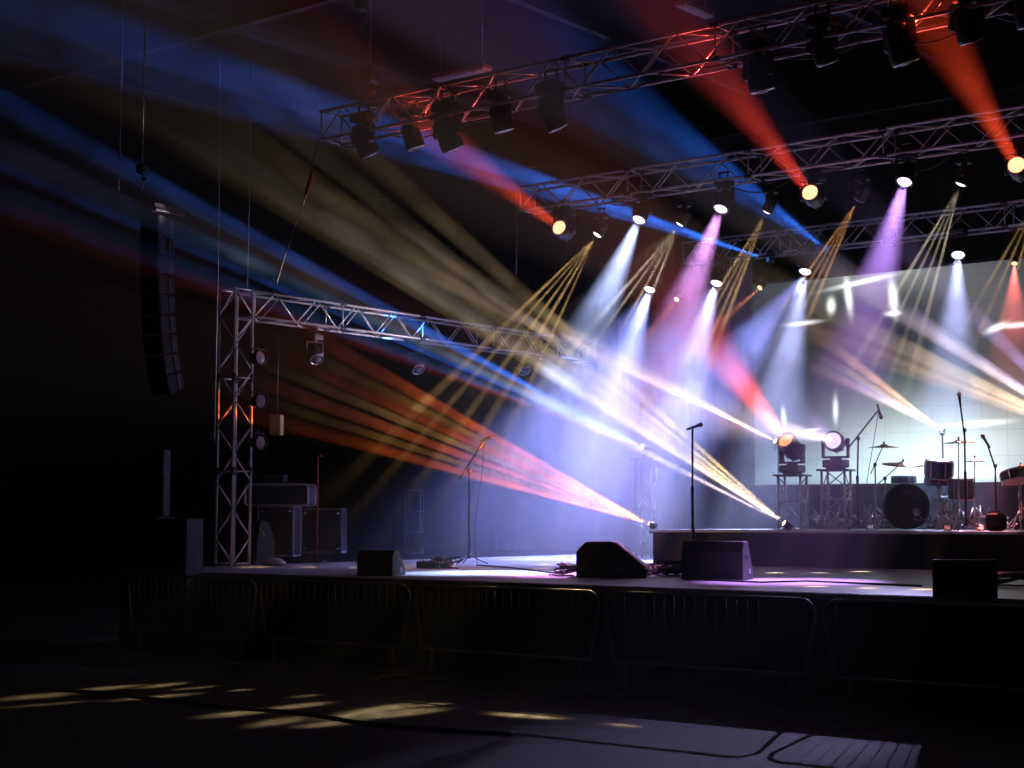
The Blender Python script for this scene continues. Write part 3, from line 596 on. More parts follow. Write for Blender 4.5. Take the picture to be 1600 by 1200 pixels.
def hoist(p, ztop, label, s=1):
    o = empty('chain_hoist', p, R(20), label, 'hoist', 'chain hoists'); MB().box((0, 0, 0), (.2 * s, .3 * s, .24 * s), bev=.04 * s).build('motor', M_blk, o)
    MB().box((.02, .02, -.24 * s), (.11 * s, .11 * s, .10 * s), bev=.03 * s).build('chain_bag', M_sling if 'red' in label else M_rubber, o)  # bag is coloured red where the label says red
    MB().tube([(0, 0, .1), (0, 0, ztop - p[2])], .012, 6).build('chain', M_steel, o); MB().tube([(0, 0, -.1), (0, 0, -.62 * s)], .01, 6).build('hook', M_steel, o); return o
t_ = onY(578, 118, 17.72); hoist(Vector((t_.x, 17.72, t_.z)), 11.3, 'red lit chain hoist above the left end of the front truss', 1.0)
t_ = onY(222, 265, 15.7); hoist(Vector((t_.x, t_.y, t_.z)), 11.3, 'small dark chain hoist above the line array', .6)
t_ = onY(565, 8, 15.0); hoist(Vector((t_.x, t_.y, t_.z)), 11.3, 'dark chain hoist high under the roof, farthest from the line array', .6)
# hanging cables
for px, Yp, yb, yt, ln in [(185, 16.2, 300, -40, 'thin steel cable left of the line array'), (335, 19.2, 690, -40, 'long thin cable left of the truss tower'), (386, 18.6, 455, -40, 'thin steel cable rising from the truss tower top'), (806, 27, 430, 300, 'thin cable hanging below the left end of the middle truss')]:
    a = onY(px, yb, Yp); zt = 11.2 if yt < 0 else onY(px, yt, Yp).z; o = MB()
    o.tube([(0, 0, 0), (.03, 0, (zt - a.z) * .4), (0, 0, zt - a.z)], .010, 6); ob = o.build('hanging_cable', M_steel); ob.location = a; tag(ob, ln, 'cable', 'hanging cables')
# rope and sling off the front truss end
p0 = onY(498, 217, 17.5); p1 = onY(476, 310, 17.3); p2 = onY(443, 405, 17.0)
o = empty('guy_rope', p0, 0, 'taut rope with an orange sling hanging from the left end of the front truss', 'rope')
MB().tube([Vector(), (p1 - p0) * .55, p1 - p0, p2 - p0, (p2 - p0) * 1.3], .012, 6).build('rope', M_rope, o)
a, b = onY(488, 268, 17.36) - p0, onY(477, 308, 17.28) - p0; MB().tube([a, a.lerp(b, .3), a.lerp(b, .7), b], [.015, .035, .035, .015], 8).build('sling', M_sling, o)
# lamp bars up in the roof
for (xa, ya), (xb, yb), ln in [((680, 123), (762, 103), 'pale strip light hanging behind the front truss'), ((1062, 4), (1108, 24), 'dim lilac strip light highest above the front truss')]:
    a = onY(xa, ya, 19.5) if xa < 1000 else onZ(xa, ya, 10.6); b = onY(xb, yb, 19.5) if xa < 1000 else onZ(xb, yb, 10.6)
    o = empty('strip_light', a.lerp(b, .5), math.atan2((b - a).y, (b - a).x), ln, 'strip light', 'strip lights under the roof'); L = (b - a).length
    MB().box((0, 0, 0), (L, .22, .09), bev=.015).build('body', M_grey, o); MB().box((0, 0, -.05), (L * .96, .16, .02)).build('diffuser', M_parlens, o)
    for sx in (-.4, .4): MB().tube([(sx * L, 0, .04), (sx * L, 0, 11.3 - o.location.z)], .006, 6).build('wire', M_steel, o)
# sub stack on the ground
def speaker(name, c, d, rz, label, group=None, port=True):
    o = empty(name, c, rz, label, 'speaker', group); W, D, H = d
    MB().box((0, 0, H / 2), d, bev=.015).build('cabinet', M_paint, o); MB().box((0, -D / 2 - .008, H / 2), (W * .86, .016, H * .9), bev=.004).build('grille', M_grille, o)
    for sx in (-1, 1): MB().lathe([(.0, 0), (.06, 0), (.07, .012), (.05, .018), (0, .006)], 16, Matrix.Translation((sx * W * .30, -D / 2 - .017, H * .58)) @ Matrix.Rotation(math.pi / 2, 4, 'X')).build('handle', M_rubber, o)
    return o
for (x, yb, ln, dd) in [(240, 15.9, 'tall dark speaker cabinet at the left end of the barriers', (.36, .6, 2.05)), (283, 16.1, 'wider dark speaker cabinet next to the stage corner', (.44, .6, 2.02))]:
    p = onY(x, 900, yb); speaker('subwoofer', (p.x, p.y, .0), dd, R(25), ln, 'speaker cabinets on the ground')
p = onY(250, 800, 15.95); speaker('column_speaker', (p.x, p.y, 2.055), (.22, .24, 1.02), R(25), 'slim upright column speaker on top of the dark cabinets')
# road cases beside the tower
def road_case(c, d, rz, label, lid=.4, edge=M_alu, casters=True, group='road cases', r=.018):
    o = empty('road_case', c, rz, label, 'case', group); W, D, H = d; z0 = .13 if casters else .0
    MB().box((0, 0, z0 + H / 2), (W, D, H)).build('body', M_case, o)
    e_ = MB()
    for sx in (-1, 1):
        for sy in (-1, 1): e_.box((sx * W / 2, sy * D / 2, z0 + H / 2), (r * 2, r * 2, H + r * 2), bev=.004)
        for sz in (0, 1): e_.box((sx * W / 2, 0, z0 + sz * H), (r * 1.9, D, r * 1.9), bev=.004)
    for sy in (-1, 1):
        for sz in (0, 1): e_.box((0, sy * D / 2, z0 + sz * H), (W, r * 1.9, r * 1.9), bev=.004)
    e_.build('edging', edge, o)
    for sx in (-1, 1):
        for sz in (0, 1): MB().lathe([(0, 0), (.045, 0), (.03, .03), (0, .035)], 12, Matrix.Translation((sx * (W / 2 - .07), -D / 2 - .004, z0 + .08 + sz * (H - .16))) @ Matrix.Rotation(math.pi / 2, 4, 'X')).build('corner', M_chrome, o)
    if casters:
        for sx in (-1, 1):
            for sy in (-1, 1):
                cm = MB(); cm.lathe([(0, -.02), (.05, -.02), (.055, 0), (.05, .02), (0, .02)], 14, Matrix.Translation((sx * (W / 2 - .1), sy * (D / 2 - .1), .056)) @ Matrix.Rotation(math.pi / 2, 4, 'Y')); cm.box((sx * (W / 2 - .1), sy * (D / 2 - .1), .115), (.09, .09, .03)); cm.build('caster', M_rubber, o)
    return o
YC = R(31)
p = onY(436, 866, 20.6); road_case((p.x, p.y, SZ), (.66, .5, .90), YC, 'upright grey road case with silver edges carrying the long console case')
zt = SZ + .13 + .90 + .02
p2 = onY(438, 782, 20.55)
o = empty('console_case', (p2.x, p2.y, zt), YC, 'long low console case with bright rounded edging balanced on the road case', 'case')
W, D, H = 1.18, .55, .36
MB().box((0, 0, H / 2 + .01), (W, D, H), bev=.05).build('body', M_case, o)
for sy in (-1, 1):
    pts = []
    for cx, cz, a0 in ((W / 2 - .06, .06, -90), (W / 2 - .06, H - .04, 0), (-W / 2 + .06, H - .04, 90), (-W / 2 + .06, .06, 180)):
        for k in range(5): a = R(a0 + k * 22.5); pts.append((cx + .06 * math.cos(a), sy * D / 2, cz + .06 * math.sin(a)))
    MB().tube(pts, .024, 8, closed=True).build('edging', M_alu, o)
e_ = MB(); e_.box((-.1, 0, H + .035), (.75, .4, .045), bev=.01); e_.build('blue_lid', M_blue, o)
p = onY(420, 735, 20.5); o = speaker('small_amplifier', (p2.x - .12, p2.y - .06, zt + H + .058), (.46, .34, .15), YC, 'small dark amplifier lying on top of the console case')
p = onY(412, 862, 20.0); o = empty('monitor_speaker', (p.x - .05, p.y - .1, SZ), R(5), 'black slanted speaker leaning in front of the road case', 'speaker')
MB().prism([(-.2, 0), (.25, 0), (.28, .4), (.1, .74), (-.1, .78), (-.2, .3)], -.16, .16).build('cabinet', M_paint, o); MB().box((.13, -.23, .1), (.08, .03, .05), Matrix.Rotation(.4, 4, 'Y'), bev=.01).build('handle', M_chrome, o)
MB().tube([(.1, -.1, .66), (.3, -.16, .5)], .02, 8).build('grip', M_alu, o)
p = onY(505, 868, 23.0); road_case((p.x, p.y, SZ), (.80, .55, .86), R(35), 'dim road case with dull edges standing in the haze behind the console case', edge=M_alud, r=.022)
p = onY(496, 760, 21.3); o = empty('red_stand', (p.x, p.y, SZ), 0, 'thin red upright post with a hooked top behind the console case', 'stand')
zt2 = onY(496, 712, 21.3).z - SZ; MB().tube([(0, 0, .02), (0, 0, zt2 - .02), (.02, 0, zt2), (.08, .04, zt2)], .018, 8).build('post', M_red, o); MB().lathe([(0, 0), (.2, 0), (.2, .02), (.03, .03), (0, .03)], 20).build('foot', M_blk, o)
p = onX(432, 664, -21.6); o = empty('box_speaker', p, R(30), 'small tan box hung on a thin wire beside the tower', 'speaker')
MB().box((0, 0, 0), (.22, .2, .38), bev=.015).build('cabinet', M_tan, o); MB().tube([(0, .05, .19), (0, .05, 5.5 - p.z)], .01, 6).build('hanger', M_cpl, o)
p = onY(647, 862, 26.4); o = empty('equipment_rack', (p.x, p.y, SZ), R(32), 'tall open rack frame standing in blue haze at the back', 'rack')
for sx in (-.17, .17):
    for sy in (-.2, .2): MB().tube([(sx, sy, .02), (sx, sy, 1.42)], .013, 8).build('post', M_cpl, o)
e_ = MB()
for z in (.04, .5, .95, 1.42):
    for sy in (-.2, .2): e_.tube([(-.17, sy, z), (.17, sy, z)], .014, 6)
    for sx in (-.17, .17): e_.tube([(sx, -.2, z), (sx, .2, z)], .014, 6)
e_.build('rail', M_cpl, o); MB().box((0, 0, .72), (.3, .36, .38), bev=.01).build('rack_unit', M_blk, o)
# rolled mat on the deck
p = onZ(428, 884, SZ); o = MB(); o.lathe([(0, 0), (.2, 0), (.24, .05), (.18, .12), (.08, .17), (0, .18)], 16); ob = o.build('cloth_bundle', M_grey); ob.location = p; ob.scale = (1.1, .7, .8); tag(ob, 'grey cloth bundle lying on the deck before the road case', 'cloth')

# ================================================================== STAGE FRONT: MONITORS, MICS, CABLES
def wedge(c, W, D, H, rz, label):
    o = empty('floor_monitor', c, rz, label, 'floor monitor', 'wedge monitors along the stage front')
    b = MB(); b.prism([(-D / 2, .0), (D / 2, .0), (D / 2, H * .22), (D * .02, H), (-D * .36, H), (-D / 2, H * .72)], -W / 2, W / 2); ob = b.build('cabinet', M_paint, o)
    bv = ob.modifiers.new('bevel', 'BEVEL'); bv.width = .012; bv.segments = 2
    v = Vector((0, D / 2 - D * .02, H * .22 - H)); ln = math.hypot(D * .48, H * .78); ang = math.atan2(-H * .78, D * .48)
    M_ = Matrix.Translation((0, D * .26 + .008, H * .61 + .008)) @ Matrix.Rotation(ang, 4, 'X'); MB().box((0, 0, 0), (W * .9, ln * .9, .014), M_, bev=.004).build('grille', M_grille, o)
    for sx in (-1, 1):
        h = MB(); h.box((sx * (W / 2 + .003), -D * .08, H * .62), (.01, .14, .05), bev=.004); h.build('handle', M_rubber, o)
    MB().box((W / 2 + .003, D * .12, H * .22), (.01, .1, .06), bev=.003).build('socket_plate', M_alud, o)
    return o
def at_deck(x, y): return onZ(x, y, SZ)
p = at_deck(581, 899); wedge((p.x, p.y + .2, SZ), .56, .50, .36, R(20), 'low black floor monitor at the left end of the stage edge')
p = at_deck(942, 902); wedge((p.x, p.y + .25, SZ), .62, .98, .50, R(-61), 'black wedge monitor seen from its side with a sloping face')
p = at_deck(1109, 906); wedge((p.x, p.y + .2, SZ), .86, .5, .52, R(14), 'big black floor monitor in front of the straight microphone stand')
p = at_deck(1493, 934); wedge((p.x, p.y + .26, SZ), .66, .52, .40, R(22), 'black floor monitor below the drum kit beside the flat coil of cable')

def mic(parent, p, d, m=M_blk):
    d = d.normalized(); M_ = Matrix.Translation(p) @ d.to_track_quat('Z', 'Y').to_matrix().to_4x4()
    b = MB(); b.lathe([(0, -.18), (.016, -.18), (.024, 0), (.026, .02)], 12, M_); g_ = MB(); g_.lathe([(.026, .02), (.036, .035), (.038, .06), (.026, .085), (0, .095)], 14, M_)
    o = b.build('microphone', m, parent); g_.build('grille', M_alud, o); return o
def mic_stand(base, top, boom=None, tail=None, label='', micdir=Vector((0, 1, .2)), tripod=True, wire=True):
    o = empty('microphone_stand', base, R(15), label, 'microphone stand', 'microphone stands'); o.rotation_euler = (0, 0, 0)
    H = (top - base).z; MB().tube([(0, 0, .1), (0, 0, H * .55)], .022, 10).build('lower_tube', M_blk, o); MB().tube([(0, 0, H * .55), top - base], .016, 10).build('upper_tube', M_blk, o)
    MB().lathe([(0, H * .53), (.026, H * .53), (.026, H * .59), (0, H * .59)], 12).build('clutch', M_blk, o)
    if tripod:
        for k in range(3):
            a = k * 2.094 + .5; MB().tube([(0, 0, .16), (.34 * math.cos(a), .34 * math.sin(a), .014)], .011, 6).build('leg', M_blk, o)
        MB().lathe([(0, .1), (.03, .1), (.03, .2), (0, .2)], 12).build('hub', M_blk, o)
    else: MB().lathe([(0, 0), (.14, 0), (.14, .015), (.03, .04), (0, .04)], 22).build('base_plate', M_blk, o)
    end = top - base
    if boom is not None:
        MB().tube([tail - base, boom - base], .015, 8).build('boom_arm', M_blk, o); MB().lathe([(0, -.03), (.03, -.03), (.03, .03), (0, .03)], 12, Matrix.Translation(end)).build('swivel', M_blk, o); end = boom - base
    mic(o, end + micdir.normalized() * .08, micdir)
    if wire:
        b = MB(); e = end; pts = []
        for k in range(11):
            t = k / 10; pts.append(e.lerp(Vector((.16, .05, .02)), t) + Vector((-.10 * math.sin(t * 3.1), .05 * math.sin(t * 6), -.05 * math.sin(t * math.pi))))
        b.tube(pts, .006, 6); b.build('cable', M_rubber, o)
    return o
b0 = at_deck(733, 882); Yb = b0.y
mic_stand(b0, onY(733, 735, Yb), onY(758, 686, Yb), onY(718, 748, Yb), 'black boom microphone stand on the open deck at the left', Vector((.8, .3, .3)))
b0 = at_deck(1083, 893); Yb = b0.y
mic_stand(b0, onY(1082, 668, Yb), None, None, 'straight black microphone stand rising behind the big floor monitor', Vector((.8, .2, .25)), tripod=False)
Yb = 25.6; b0 = onY(1341, 825, Yb); b0.z = RZ
mic_stand(b0, onY(1341, 685, Yb), onY(1373, 640, Yb), onY(1324, 702, Yb), 'tall boom microphone stand left of the drum kit', Vector((.25, .1, -1)))
Yb = 25.5; b0 = onY(1510, 825, Yb); b0.z = RZ
mic_stand(b0, onY(1507, 672, Yb), onY(1500, 628, Yb), onY(1508, 690, Yb), 'tallest overhead microphone stand right of the rack tom', Vector((-.1, 0, 1)), wire=False)
Yb = 26.0; b0 = onY(1557, 825, Yb); b0.z = RZ
mic_stand(b0, onY(1555, 728, Yb), onY(1542, 692, Yb), onY(1556, 734, Yb), 'short boom microphone stand near the right end of the drum kit', Vector((-.5, 0, .8)), wire=False)

def cable_heap(px, n, w, d, label, m=M_rubber, r=.011, loops=3):
    c = at_deck(*px); o = MB(); rnd = random.Random(px[0])
    for k in range(n):
        x, y, rr = rnd.uniform(-w, w), rnd.uniform(-d, d), rnd.uniform(.07, .17); tl = rnd.uniform(-.8, .8); pts = []
        for i in range(loops * 12):
            a = i / 12 * 2 * math.pi; q_ = rr * (1 + .15 * math.sin(i * .7 + k)); pts.append((x + q_ * math.cos(a) * 1.3 + .004 * i * rnd.uniform(.3, 1), y + q_ * math.sin(a) * .8, .015 + .0014 * i + abs(math.sin(a * .5 + k)) * rr * (.5 + .7 * abs(tl))))
        o.tube(pts, r, 6)
    pts = [(-w * 1.2 + 2.4 * w * i / 20, d * .5 * math.sin(i * .9), .012) for i in range(21)]; o.tube(pts, r, 6)
    ob = o.build('cable_heap', m); ob.location = c; tag(ob, label, 'cables', 'heaps of cable on the deck'); return ob
cable_heap((690, 888), 7, .34, .14, 'heap of black cables at the foot of the boom microphone stand')
cable_heap((878, 900), 3, .2, .1, 'small coil of black cable just left of the side-on wedge monitor')
cable_heap((1000, 897), 6, .32, .12, 'tangled cables spilling right of the side-on wedge monitor', M_tan, .008)
cable_heap((1045, 900), 7, .28, .12, 'dark cable heap between the two middle monitors')
cable_heap((1580, 916), 4, .3, .1, 'flat coil of black cable right of the right floor monitor')
def stage_box(px, label):
    c = at_deck(*px); o = empty('stage_box', c, R(20), label, 'stage box', 'connector boxes on the deck'); MB().box((0, 0, .06), (.34, .16, .11), bev=.012).build('body', M_blk, o)
    k = MB(); 
    for i in range(6): k.lathe([(.0, 0), (.016, 0), (.016, .03), (0, .03)], 8, Matrix.Translation((-.13 + i * .052, 0, .116)))
    k.build('socket', M_alu, o); return o
stage_box((668, 888), 'small connector box left of the cable heap by the boom stand'); stage_box((1040, 892), 'small connector box left of the big floor monitor')
# long cable lines crossing the deck
for pts, ln in [([(1080, 905), (1120, 908), (1190, 911), (1260, 909), (1330, 912), (1440, 917)], 'long black cable lying along the stage edge on the right'), ([(745, 884), (790, 887), (840, 893), (870, 897)], 'short black cable running right from the boom stand')]:
    w_ = [at_deck(*q_) + Vector((0, 0, .012)) for q_ in pts]; o = MB(); o.tube([q_ - w_[0] for q_ in w_], .014, 6); ob = o.build('floor_cable', M_rubber); ob.location = w_[0]; tag(ob, ln, 'cable', 'cables along the deck')

# ================================================================== DRUM KIT
KY = 25.7
def on_riser(px, Y=KY): p = onY(px, 820, Y); p.z = RZ; return p
c = onY(1416, 788, 25.5)
o = empty('bass_drum', (c.x, c.y, RZ), R(24), 'big black bass drum with a small chrome port facing the audience', 'drum')
rb = .375; zc = rb + .035
MX = Matrix.Translation((0, 0, zc)) @ Matrix.Rotation(math.pi / 2, 4, 'X')
MB().lathe([(rb - .01, -.5), (rb - .01, .0)], 40, MX).build('shell', M_shell, o)
MB().lathe([(0, .012), (rb - .03, .010)], 40, MX).build('front_head', M_skinb, o)
MB().lathe([(rb - .035, -.01), (rb + .012, -.012), (rb + .014, .03), (rb - .03, .032), (rb - .035, .012)], 40, MX).build('hoop', M_blk, o)
MB().lathe([(.0, .0), (.055, .0), (.072, .012), (.06, .024), (.05, .004)], 20, MX @ Matrix.Translation((.17, -.1, .013))).build('port_ring', M_chrome, o)
MB().box((0, -.016, zc + .23), (.13, .004, .06), bev=.001).build('badge', mat('badge_grey', (.1, .1, .11), .5), o)
for k in range(8): a = k * math.pi / 4 + .2; MB().box(((rb + .012) * math.cos(a), .2, zc + (rb + .012) * math.sin(a)), (.03, .38, .03), bev=.006).build('tension_rod', M_chrome, o)
for sx in (-1, 1): MB().tube([(sx * rb * .9, .1, zc - .1), (sx * (rb + .12), -.02, .012)], .011, 6).build('spur', M_chrome, o)
def drum(name, c, r, h, label, m, tilt=(0, 0), top=M_skin, hoop=M_chrome, stand=True, legs=False, H=None):
    o = empty(name, (c.x, c.y, RZ), R(20), label, 'drum', 'drums of the kit'); z = c.z - RZ
    M_ = Matrix.Translation((0, 0, z)) @ Matrix.Rotation(tilt[0], 4, 'X') @ Matrix.Rotation(tilt[1], 4, 'Y')
    MB().lathe([(r, -h / 2), (r, h / 2)], 32, M_).build('shell', m, o); MB().lathe([(0, h / 2 + .004), (r - .006, h / 2 + .004)], 32, M_).build('head', top, o); MB().lathe([(0, -h / 2 - .004), (r - .006, -h / 2 - .004)], 32, M_).build('bottom_head', M_skin, o)
    for s in (-1, 1): MB().lathe([(r - .004, s * h / 2 - .018), (r + .014, s * h / 2 - .018), (r + .014, s * h / 2 + .012), (r - .004, s * h / 2 + .012)], 32, M_).build('hoop', hoop, o)
    for k in range(6): a = k * math.pi / 3; MB().box(((r + .012) * math.cos(a), (r + .012) * math.sin(a), 0), (.022, .022, h * .8), M_, bev=.004).build('lug', M_chrome, o)
    if legs:
        for k in range(3): a = k * 2.094 + .3; MB().tube([((r + .03) * math.cos(a), (r + .03) * math.sin(a), z), ((r + .03) * math.cos(a), (r + .03) * math.sin(a), .03), ((r + .07) * math.cos(a), (r + .07) * math.sin(a), .012)], .009, 6).build('leg', M_chrome, o)
    elif stand:
        MB().tube([(0, 0, .15), (0, 0, z - h / 2 - .02)], .014, 8).build('stand_post', M_chrome, o)
        for k in range(3): a = k * 2.094 + .6; MB().tube([(0, 0, .3), (.3 * math.cos(a), .3 * math.sin(a), .012)], .011, 6).build('stand_leg', M_chrome, o)
    return o
drum('tom_drum', onY(1467, 733, 25.9), .225, .30, 'dark rack tom standing high right of the bass drum', M_shell, (R(8), R(4)))
drum('snare_drum', onY(1465, 752, 26.2), .21, .12, 'shallow magenta drum below the rack tom', M_pink, (0, 0))
drum('floor_tom', onY(1502, 765, 26.1), .20, .34, 'dark floor tom on chrome legs right of the bass drum', M_shell, (0, 0), legs=True)
drum('tom_drum', onY(1592, 744, 25.6), .28, .16, 'wide shallow dark drum at the far right of the kit', M_skinb, (R(-12), R(-10)))
drum('tom_drum', onY(1412, 750, 26.4), .20, .12, 'dark drum showing just above the bass drum', M_shell)
def cymbal_stand(px_, py_, Y, r, tilt, label, boomx=0, px_base=None):
    top = onY(px_, py_, Y); b = on_riser(px_base or px_, Y); o = empty('cymbal_stand', b, 0, label, 'cymbal', 'cymbals on stands'); t_ = top - b
    if px_base:
        k = Vector((0, 0, t_.z * .78)); MB().tube([(0, 0, .2), k], .014, 8).build('post', M_chrome, o); MB().tube([k - (t_ - k) * .5, t_ + Vector((0, 0, .03))], .010, 8).build('boom_arm', M_chrome, o); MB().lathe([(0, -.03), (.03, -.03), (.03, .03), (0, .03)], 10, Matrix.Translation(k)).build('swivel', M_blk, o)
    else: MB().tube([(0, 0, .2), t_ + Vector((0, 0, .05))], [.016, .009], 8).build('post', M_chrome, o)
    M_ = Matrix.Translation(t_) @ Matrix.Rotation(tilt[0], 4, 'X') @ Matrix.Rotation(tilt[1], 4, 'Y')
    MB().lathe([(.012, .034), (.05, .03), (.07, .008), (r * .6, -.006), (r, -.022), (r, -.025), (r * .6, -.010), (.07, .004)], 40, M_).build('cymbal', M_bronze, o)
    MB().lathe([(0, .03), (.016, .03), (.016, .075), (0, .08)], 10, M_).build('wing_nut', M_blk, o)
    for k in range(3): a = k * 2.094 + .4; MB().tube([(0, 0, .42), (.32 * math.cos(a), .32 * math.sin(a), .012)], .011, 6).build('leg', M_chrome, o)
    return o
cymbal_stand(1411, 724, 25.6, .36, (R(6), R(6)), 'big dark cymbal low over the bass drum', px_base=1384)
cymbal_stand(1381, 697, 25.9, .27, (R(3), R(2)), 'thin pale cymbal highest on the left of the kit', px_base=1369)
cymbal_stand(1498, 690, 25.8, .28, (R(4), R(0)), 'reddish cymbal high beside the tallest microphone stand')
cymbal_stand(1523, 719, 26.3, .17, (0, 0), 'small hi-hat cymbal right of the rack tom')
cymbal_stand(1596, 730, 26.3, .25, (R(-5), R(-14)), 'tilted dark cymbal over the wide shallow drum')
# throne and hardware clutter
b = on_riser(1478, 27.0); o = empty('drum_stool', b, 0, 'round black drum stool half hidden behind the kit', 'stool'); MB().lathe([(0, .5), (.18, .5), (.19, .56), (.16, .6), (0, .6)], 24).build('seat', M_rubber, o); MB().tube([(0, 0, .1), (0, 0, .5)], .02, 8).build('post', M_chrome, o)
for k in range(3): a = k * 2.094; MB().tube([(0, 0, .25), (.26 * math.cos(a), .26 * math.sin(a), .012)], .012, 6).build('leg', M_chrome, o)
def pedal(px_, Y, label):
    b = on_riser(px_, Y); o = empty('drum_pedal', b, R(24), label, 'pedal', 'drum pedals'); MB().box((0, 0, .012), (.12, .34, .018), bev=.004).build('base_plate', M_chrome, o); MB().box((0, 0, .06), (.09, .28, .012), Matrix.Rotation(R(12), 4, 'X'), bev=.003).build('footboard', M_alu, o)
    f_ = MB(); 
    for sx in (-.08, .08): f_.tube([(sx, .14, .02), (sx, .14, .24)], .011, 6)
    f_.tube([(-.09, .14, .23), (.09, .14, .23)], .010, 6); f_.build('frame', M_chrome, o); MB().tube([(0, .14, .23), (0, .2, .42)], .007, 6).build('beater', M_chrome, o); return o
pedal(1360, 25.3, 'chrome pedal lying left of the bass drum'); pedal(1480, 25.3, 'chrome pedal just right of the bass drum'); pedal(1532, 25.6, 'chrome hi-hat pedal near the short microphone stand')
def hardware_pile(px_, Y, label, seed, w):
    b = on_riser(px_, Y); rnd = random.Random(seed); o = MB()
    for k in range(16):
        a = Vector((rnd.uniform(-w, w), rnd.uniform(-.2, .2), rnd.uniform(.02, .12))); d = Vector((rnd.uniform(-1, 1), rnd.uniform(-.5, .5), rnd.uniform(.0, .9))).normalized() * rnd.uniform(.2, .42); o.tube([a, a + d], rnd.uniform(.008, .016), 6)
        o.lathe([(0, -.025), (.026, -.025), (.026, .025), (0, .025)], 8, Matrix.Translation(a + d * .7))
    ob = o.build('stand_hardware', M_chrome); ob.location = b; tag(ob, label, 'hardware', 'folded chrome stand legs round the drums')
hardware_pile(1368, 25.8, 'tangle of folded chrome stand legs left of the bass drum', 3, .3); hardware_pile(1490, 25.9, 'tangle of chrome stand legs right of the bass drum', 4, .24); hardware_pile(1545, 26.2, 'tangle of chrome stand legs at the right end of the kit', 5, .34); hardware_pile(1290, 26.6, 'few chrome rods lying by the violet head stand', 6, .18)
b = on_riser(1577, 25.1); o = empty('amplifier', b, R(24), 'low black guitar amplifier at the right end of the riser', 'amplifier'); 
b = on_riser(1556, 24.9); o.location = b
MB().box((0, 0, .15), (.34, .28, .29), bev=.09).build('cabinet', M_paint, o); MB().box((0, -.142, .15), (.16, .01, .14), bev=.003).build('grille', M_grille, o)
h_ = MB(); h_.tube([(-.09, 0, .28), (-.06, 0, .32), (.06, 0, .32), (.09, 0, .28)], .012, 6); h_.build('handle', M_rubber, o)

# ================================================================== CROWD BARRIERS
def barrier(x0, L, Y, label):
    o = empty('crowd_barrier', (x0 + L / 2, Y, 0), 0, label, 'barrier', 'crowd barriers before the stage'); h = L / 2 - .03; z0, z1, rc = .42, 1.20, .16
    pts = []
    for cx, cz, a0 in ((h - rc, z1 - rc, 90), (h - rc, z0 + .05, 0)):
        for k in range(7): a = R(a0 - k * 15); pts.append((cx + (rc if a0 == 90 else .05) * math.cos(a), 0, cz + (rc if a0 == 90 else .05) * math.sin(a)))
    full = [(-x, y, z) for x, y, z in reversed(pts)]
    ring = pts + [(-x, y, z) for x, y, z in reversed(pts)]
    MB().tube(ring, .021, 10, closed=True).build('frame', M_steel, o)
    b = MB(); n = int(L / .13)
    for i in range(1, n): x = -h + 2 * h * i / n; b.tube([(x, 0, z0), (x, 0, z1)], .006, 6)
    b.build('bars', M_cpl, o)
    for sx in (-1, 1):
        f = MB(); x = sx * (h - .28); f.tube([(x, 0, z0), (x, 0, .06)], .02, 8); f.tube([(x, -.3, .014), (x, -.25, .06), (x, .25, .06), (x, .3, .014)], .018, 8); f.build('foot', M_steel, o)
    return o
xs = [(-19.1, 2.8, 'leftmost crowd barrier beside the speaker cabinets'), (-16.28, 2.79, 'second crowd barrier from the left below the low monitor'), (-13.46, 2.86, 'middle crowd barrier in front of the side-on monitor'), (-10.57, 2.7, 'second crowd barrier from the right below the big monitor'), (-7.82, 2.8, 'rightmost crowd barrier below the right floor monitor'), (-5.0, 2.8, 'crowd barrier beyond the right picture edge')]
for x0, L, ln in xs[:5]: barrier(x0, L, 15.0, ln)
# a cable across the ground
w_ = [onZ(x, y, 0) + Vector((0, 0, .015)) for x, y in ((60, 1078), (180, 1086), (240, 1094), (350, 1107), (430, 1113), (490, 1119), (560, 1131), (660, 1141), (800, 1150))]
o = MB(); o.tube([q_ - w_[0] for q_ in w_], .022, 6); ob = o.build('ground_cable', M_rubber); ob.location = w_[0]; tag(ob, 'thick black cable snaking over the asphalt before the barriers', 'cable')

# ================================================================== HAZE
hz = MB(); hz.box((-14, 12, 7), (78, 66, 16.4))
m = bpy.data.materials.new('stage_haze'); m.use_nodes = True; t = m.node_tree; t.nodes.clear()
ou = t.nodes.new('ShaderNodeOutputMaterial'); v = t.nodes.new('ShaderNodeVolumePrincipled'); v.inputs['Color'].default_value = (.9, .9, .92, 1); v.inputs['Density'].default_value = HAZE; v.inputs['Anisotropy'].default_value = .0
t.links.new(v.outputs[0], ou.inputs['Volume']); m.cycles.volume_sampling = 'EQUIANGULAR'
tag(hz.build('haze', m), 'thin stage haze in which the light beams show', 'haze', kind='stuff')

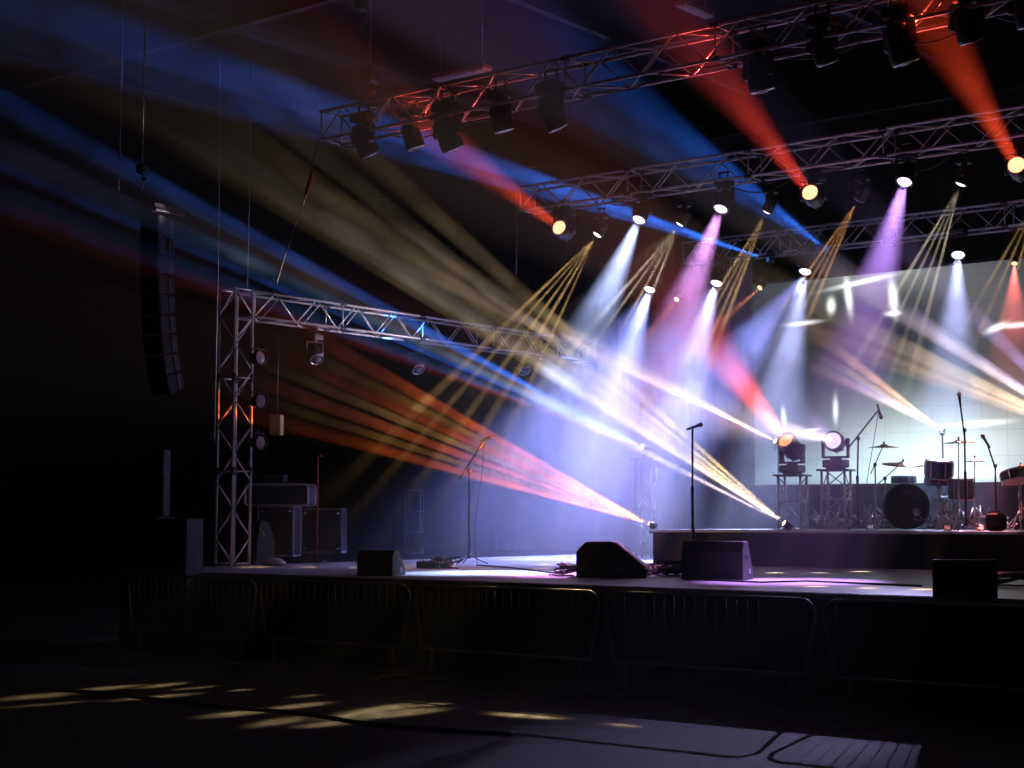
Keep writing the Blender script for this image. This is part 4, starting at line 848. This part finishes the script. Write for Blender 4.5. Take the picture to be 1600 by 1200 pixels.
def stage_smoke(c, r, dens):
    b = MB(); prof = [(math.sin(math.pi * k / 12), math.cos(math.pi * k / 12)) for k in range(13)]; prof[0] = (.001, 1); prof[-1] = (.001, -1)
    b.lathe([(a * r[0], z * r[2]) for a, z in prof], 24); b.disc(.001 * r[0], r[2], 24); b.disc(.001 * r[0], -r[2], 24)
    b.v[:] = [(x, y * r[1] / r[0], z) for x, y, z in b.v]
    m = bpy.data.materials.new('drifting_smoke'); m.use_nodes = True; t = m.node_tree; t.nodes.clear(); N = t.nodes.new; K = t.links.new
    ou = N('ShaderNodeOutputMaterial'); v = N('ShaderNodeVolumePrincipled'); v.inputs['Color'].default_value = (.90, .91, .95, 1)
    tc = N('ShaderNodeTexCoord'); mp = N('ShaderNodeMapping'); mp.inputs['Scale'].default_value = (1 / r[0], 1 / r[1], 1 / r[2]); K(tc.outputs['Object'], mp.inputs[0])
    ln = N('ShaderNodeVectorMath'); ln.operation = 'LENGTH'; K(mp.outputs[0], ln.inputs[0])
    q = N('ShaderNodeMapRange'); q.interpolation_type = 'SMOOTHSTEP'; K(ln.outputs['Value'], q.inputs[0]); q.inputs[1].default_value = 1; q.inputs[2].default_value = .25; q.inputs[4].default_value = dens
    n = N('ShaderNodeTexNoise'); n.inputs['Scale'].default_value = .55; n.inputs['Detail'].default_value = 3; n.inputs['Distortion'].default_value = .6; K(tc.outputs['Object'], n.inputs[0])
    w_ = N('ShaderNodeMapRange'); K(n.outputs[0], w_.inputs[0]); w_.inputs[1].default_value = .36; w_.inputs[2].default_value = .64; w_.inputs[3].default_value = .4; w_.inputs[4].default_value = 1.45
    mu = N('ShaderNodeMath'); mu.operation = 'MULTIPLY'; K(q.outputs[0], mu.inputs[0]); K(w_.outputs[0], mu.inputs[1]); K(mu.outputs[0], v.inputs['Density']); K(v.outputs[0], ou.inputs['Volume'])
    m.cycles.volume_sampling = 'EQUIANGULAR'
    o = b.build('smoke', m); o.location = c; tag(o, 'bluish smoke drifting over the middle of the stage', kind='stuff')
stage_smoke(Vector((-16.7, 26.0, 3.3)), (8.2, 4.8, 4.0), .066)
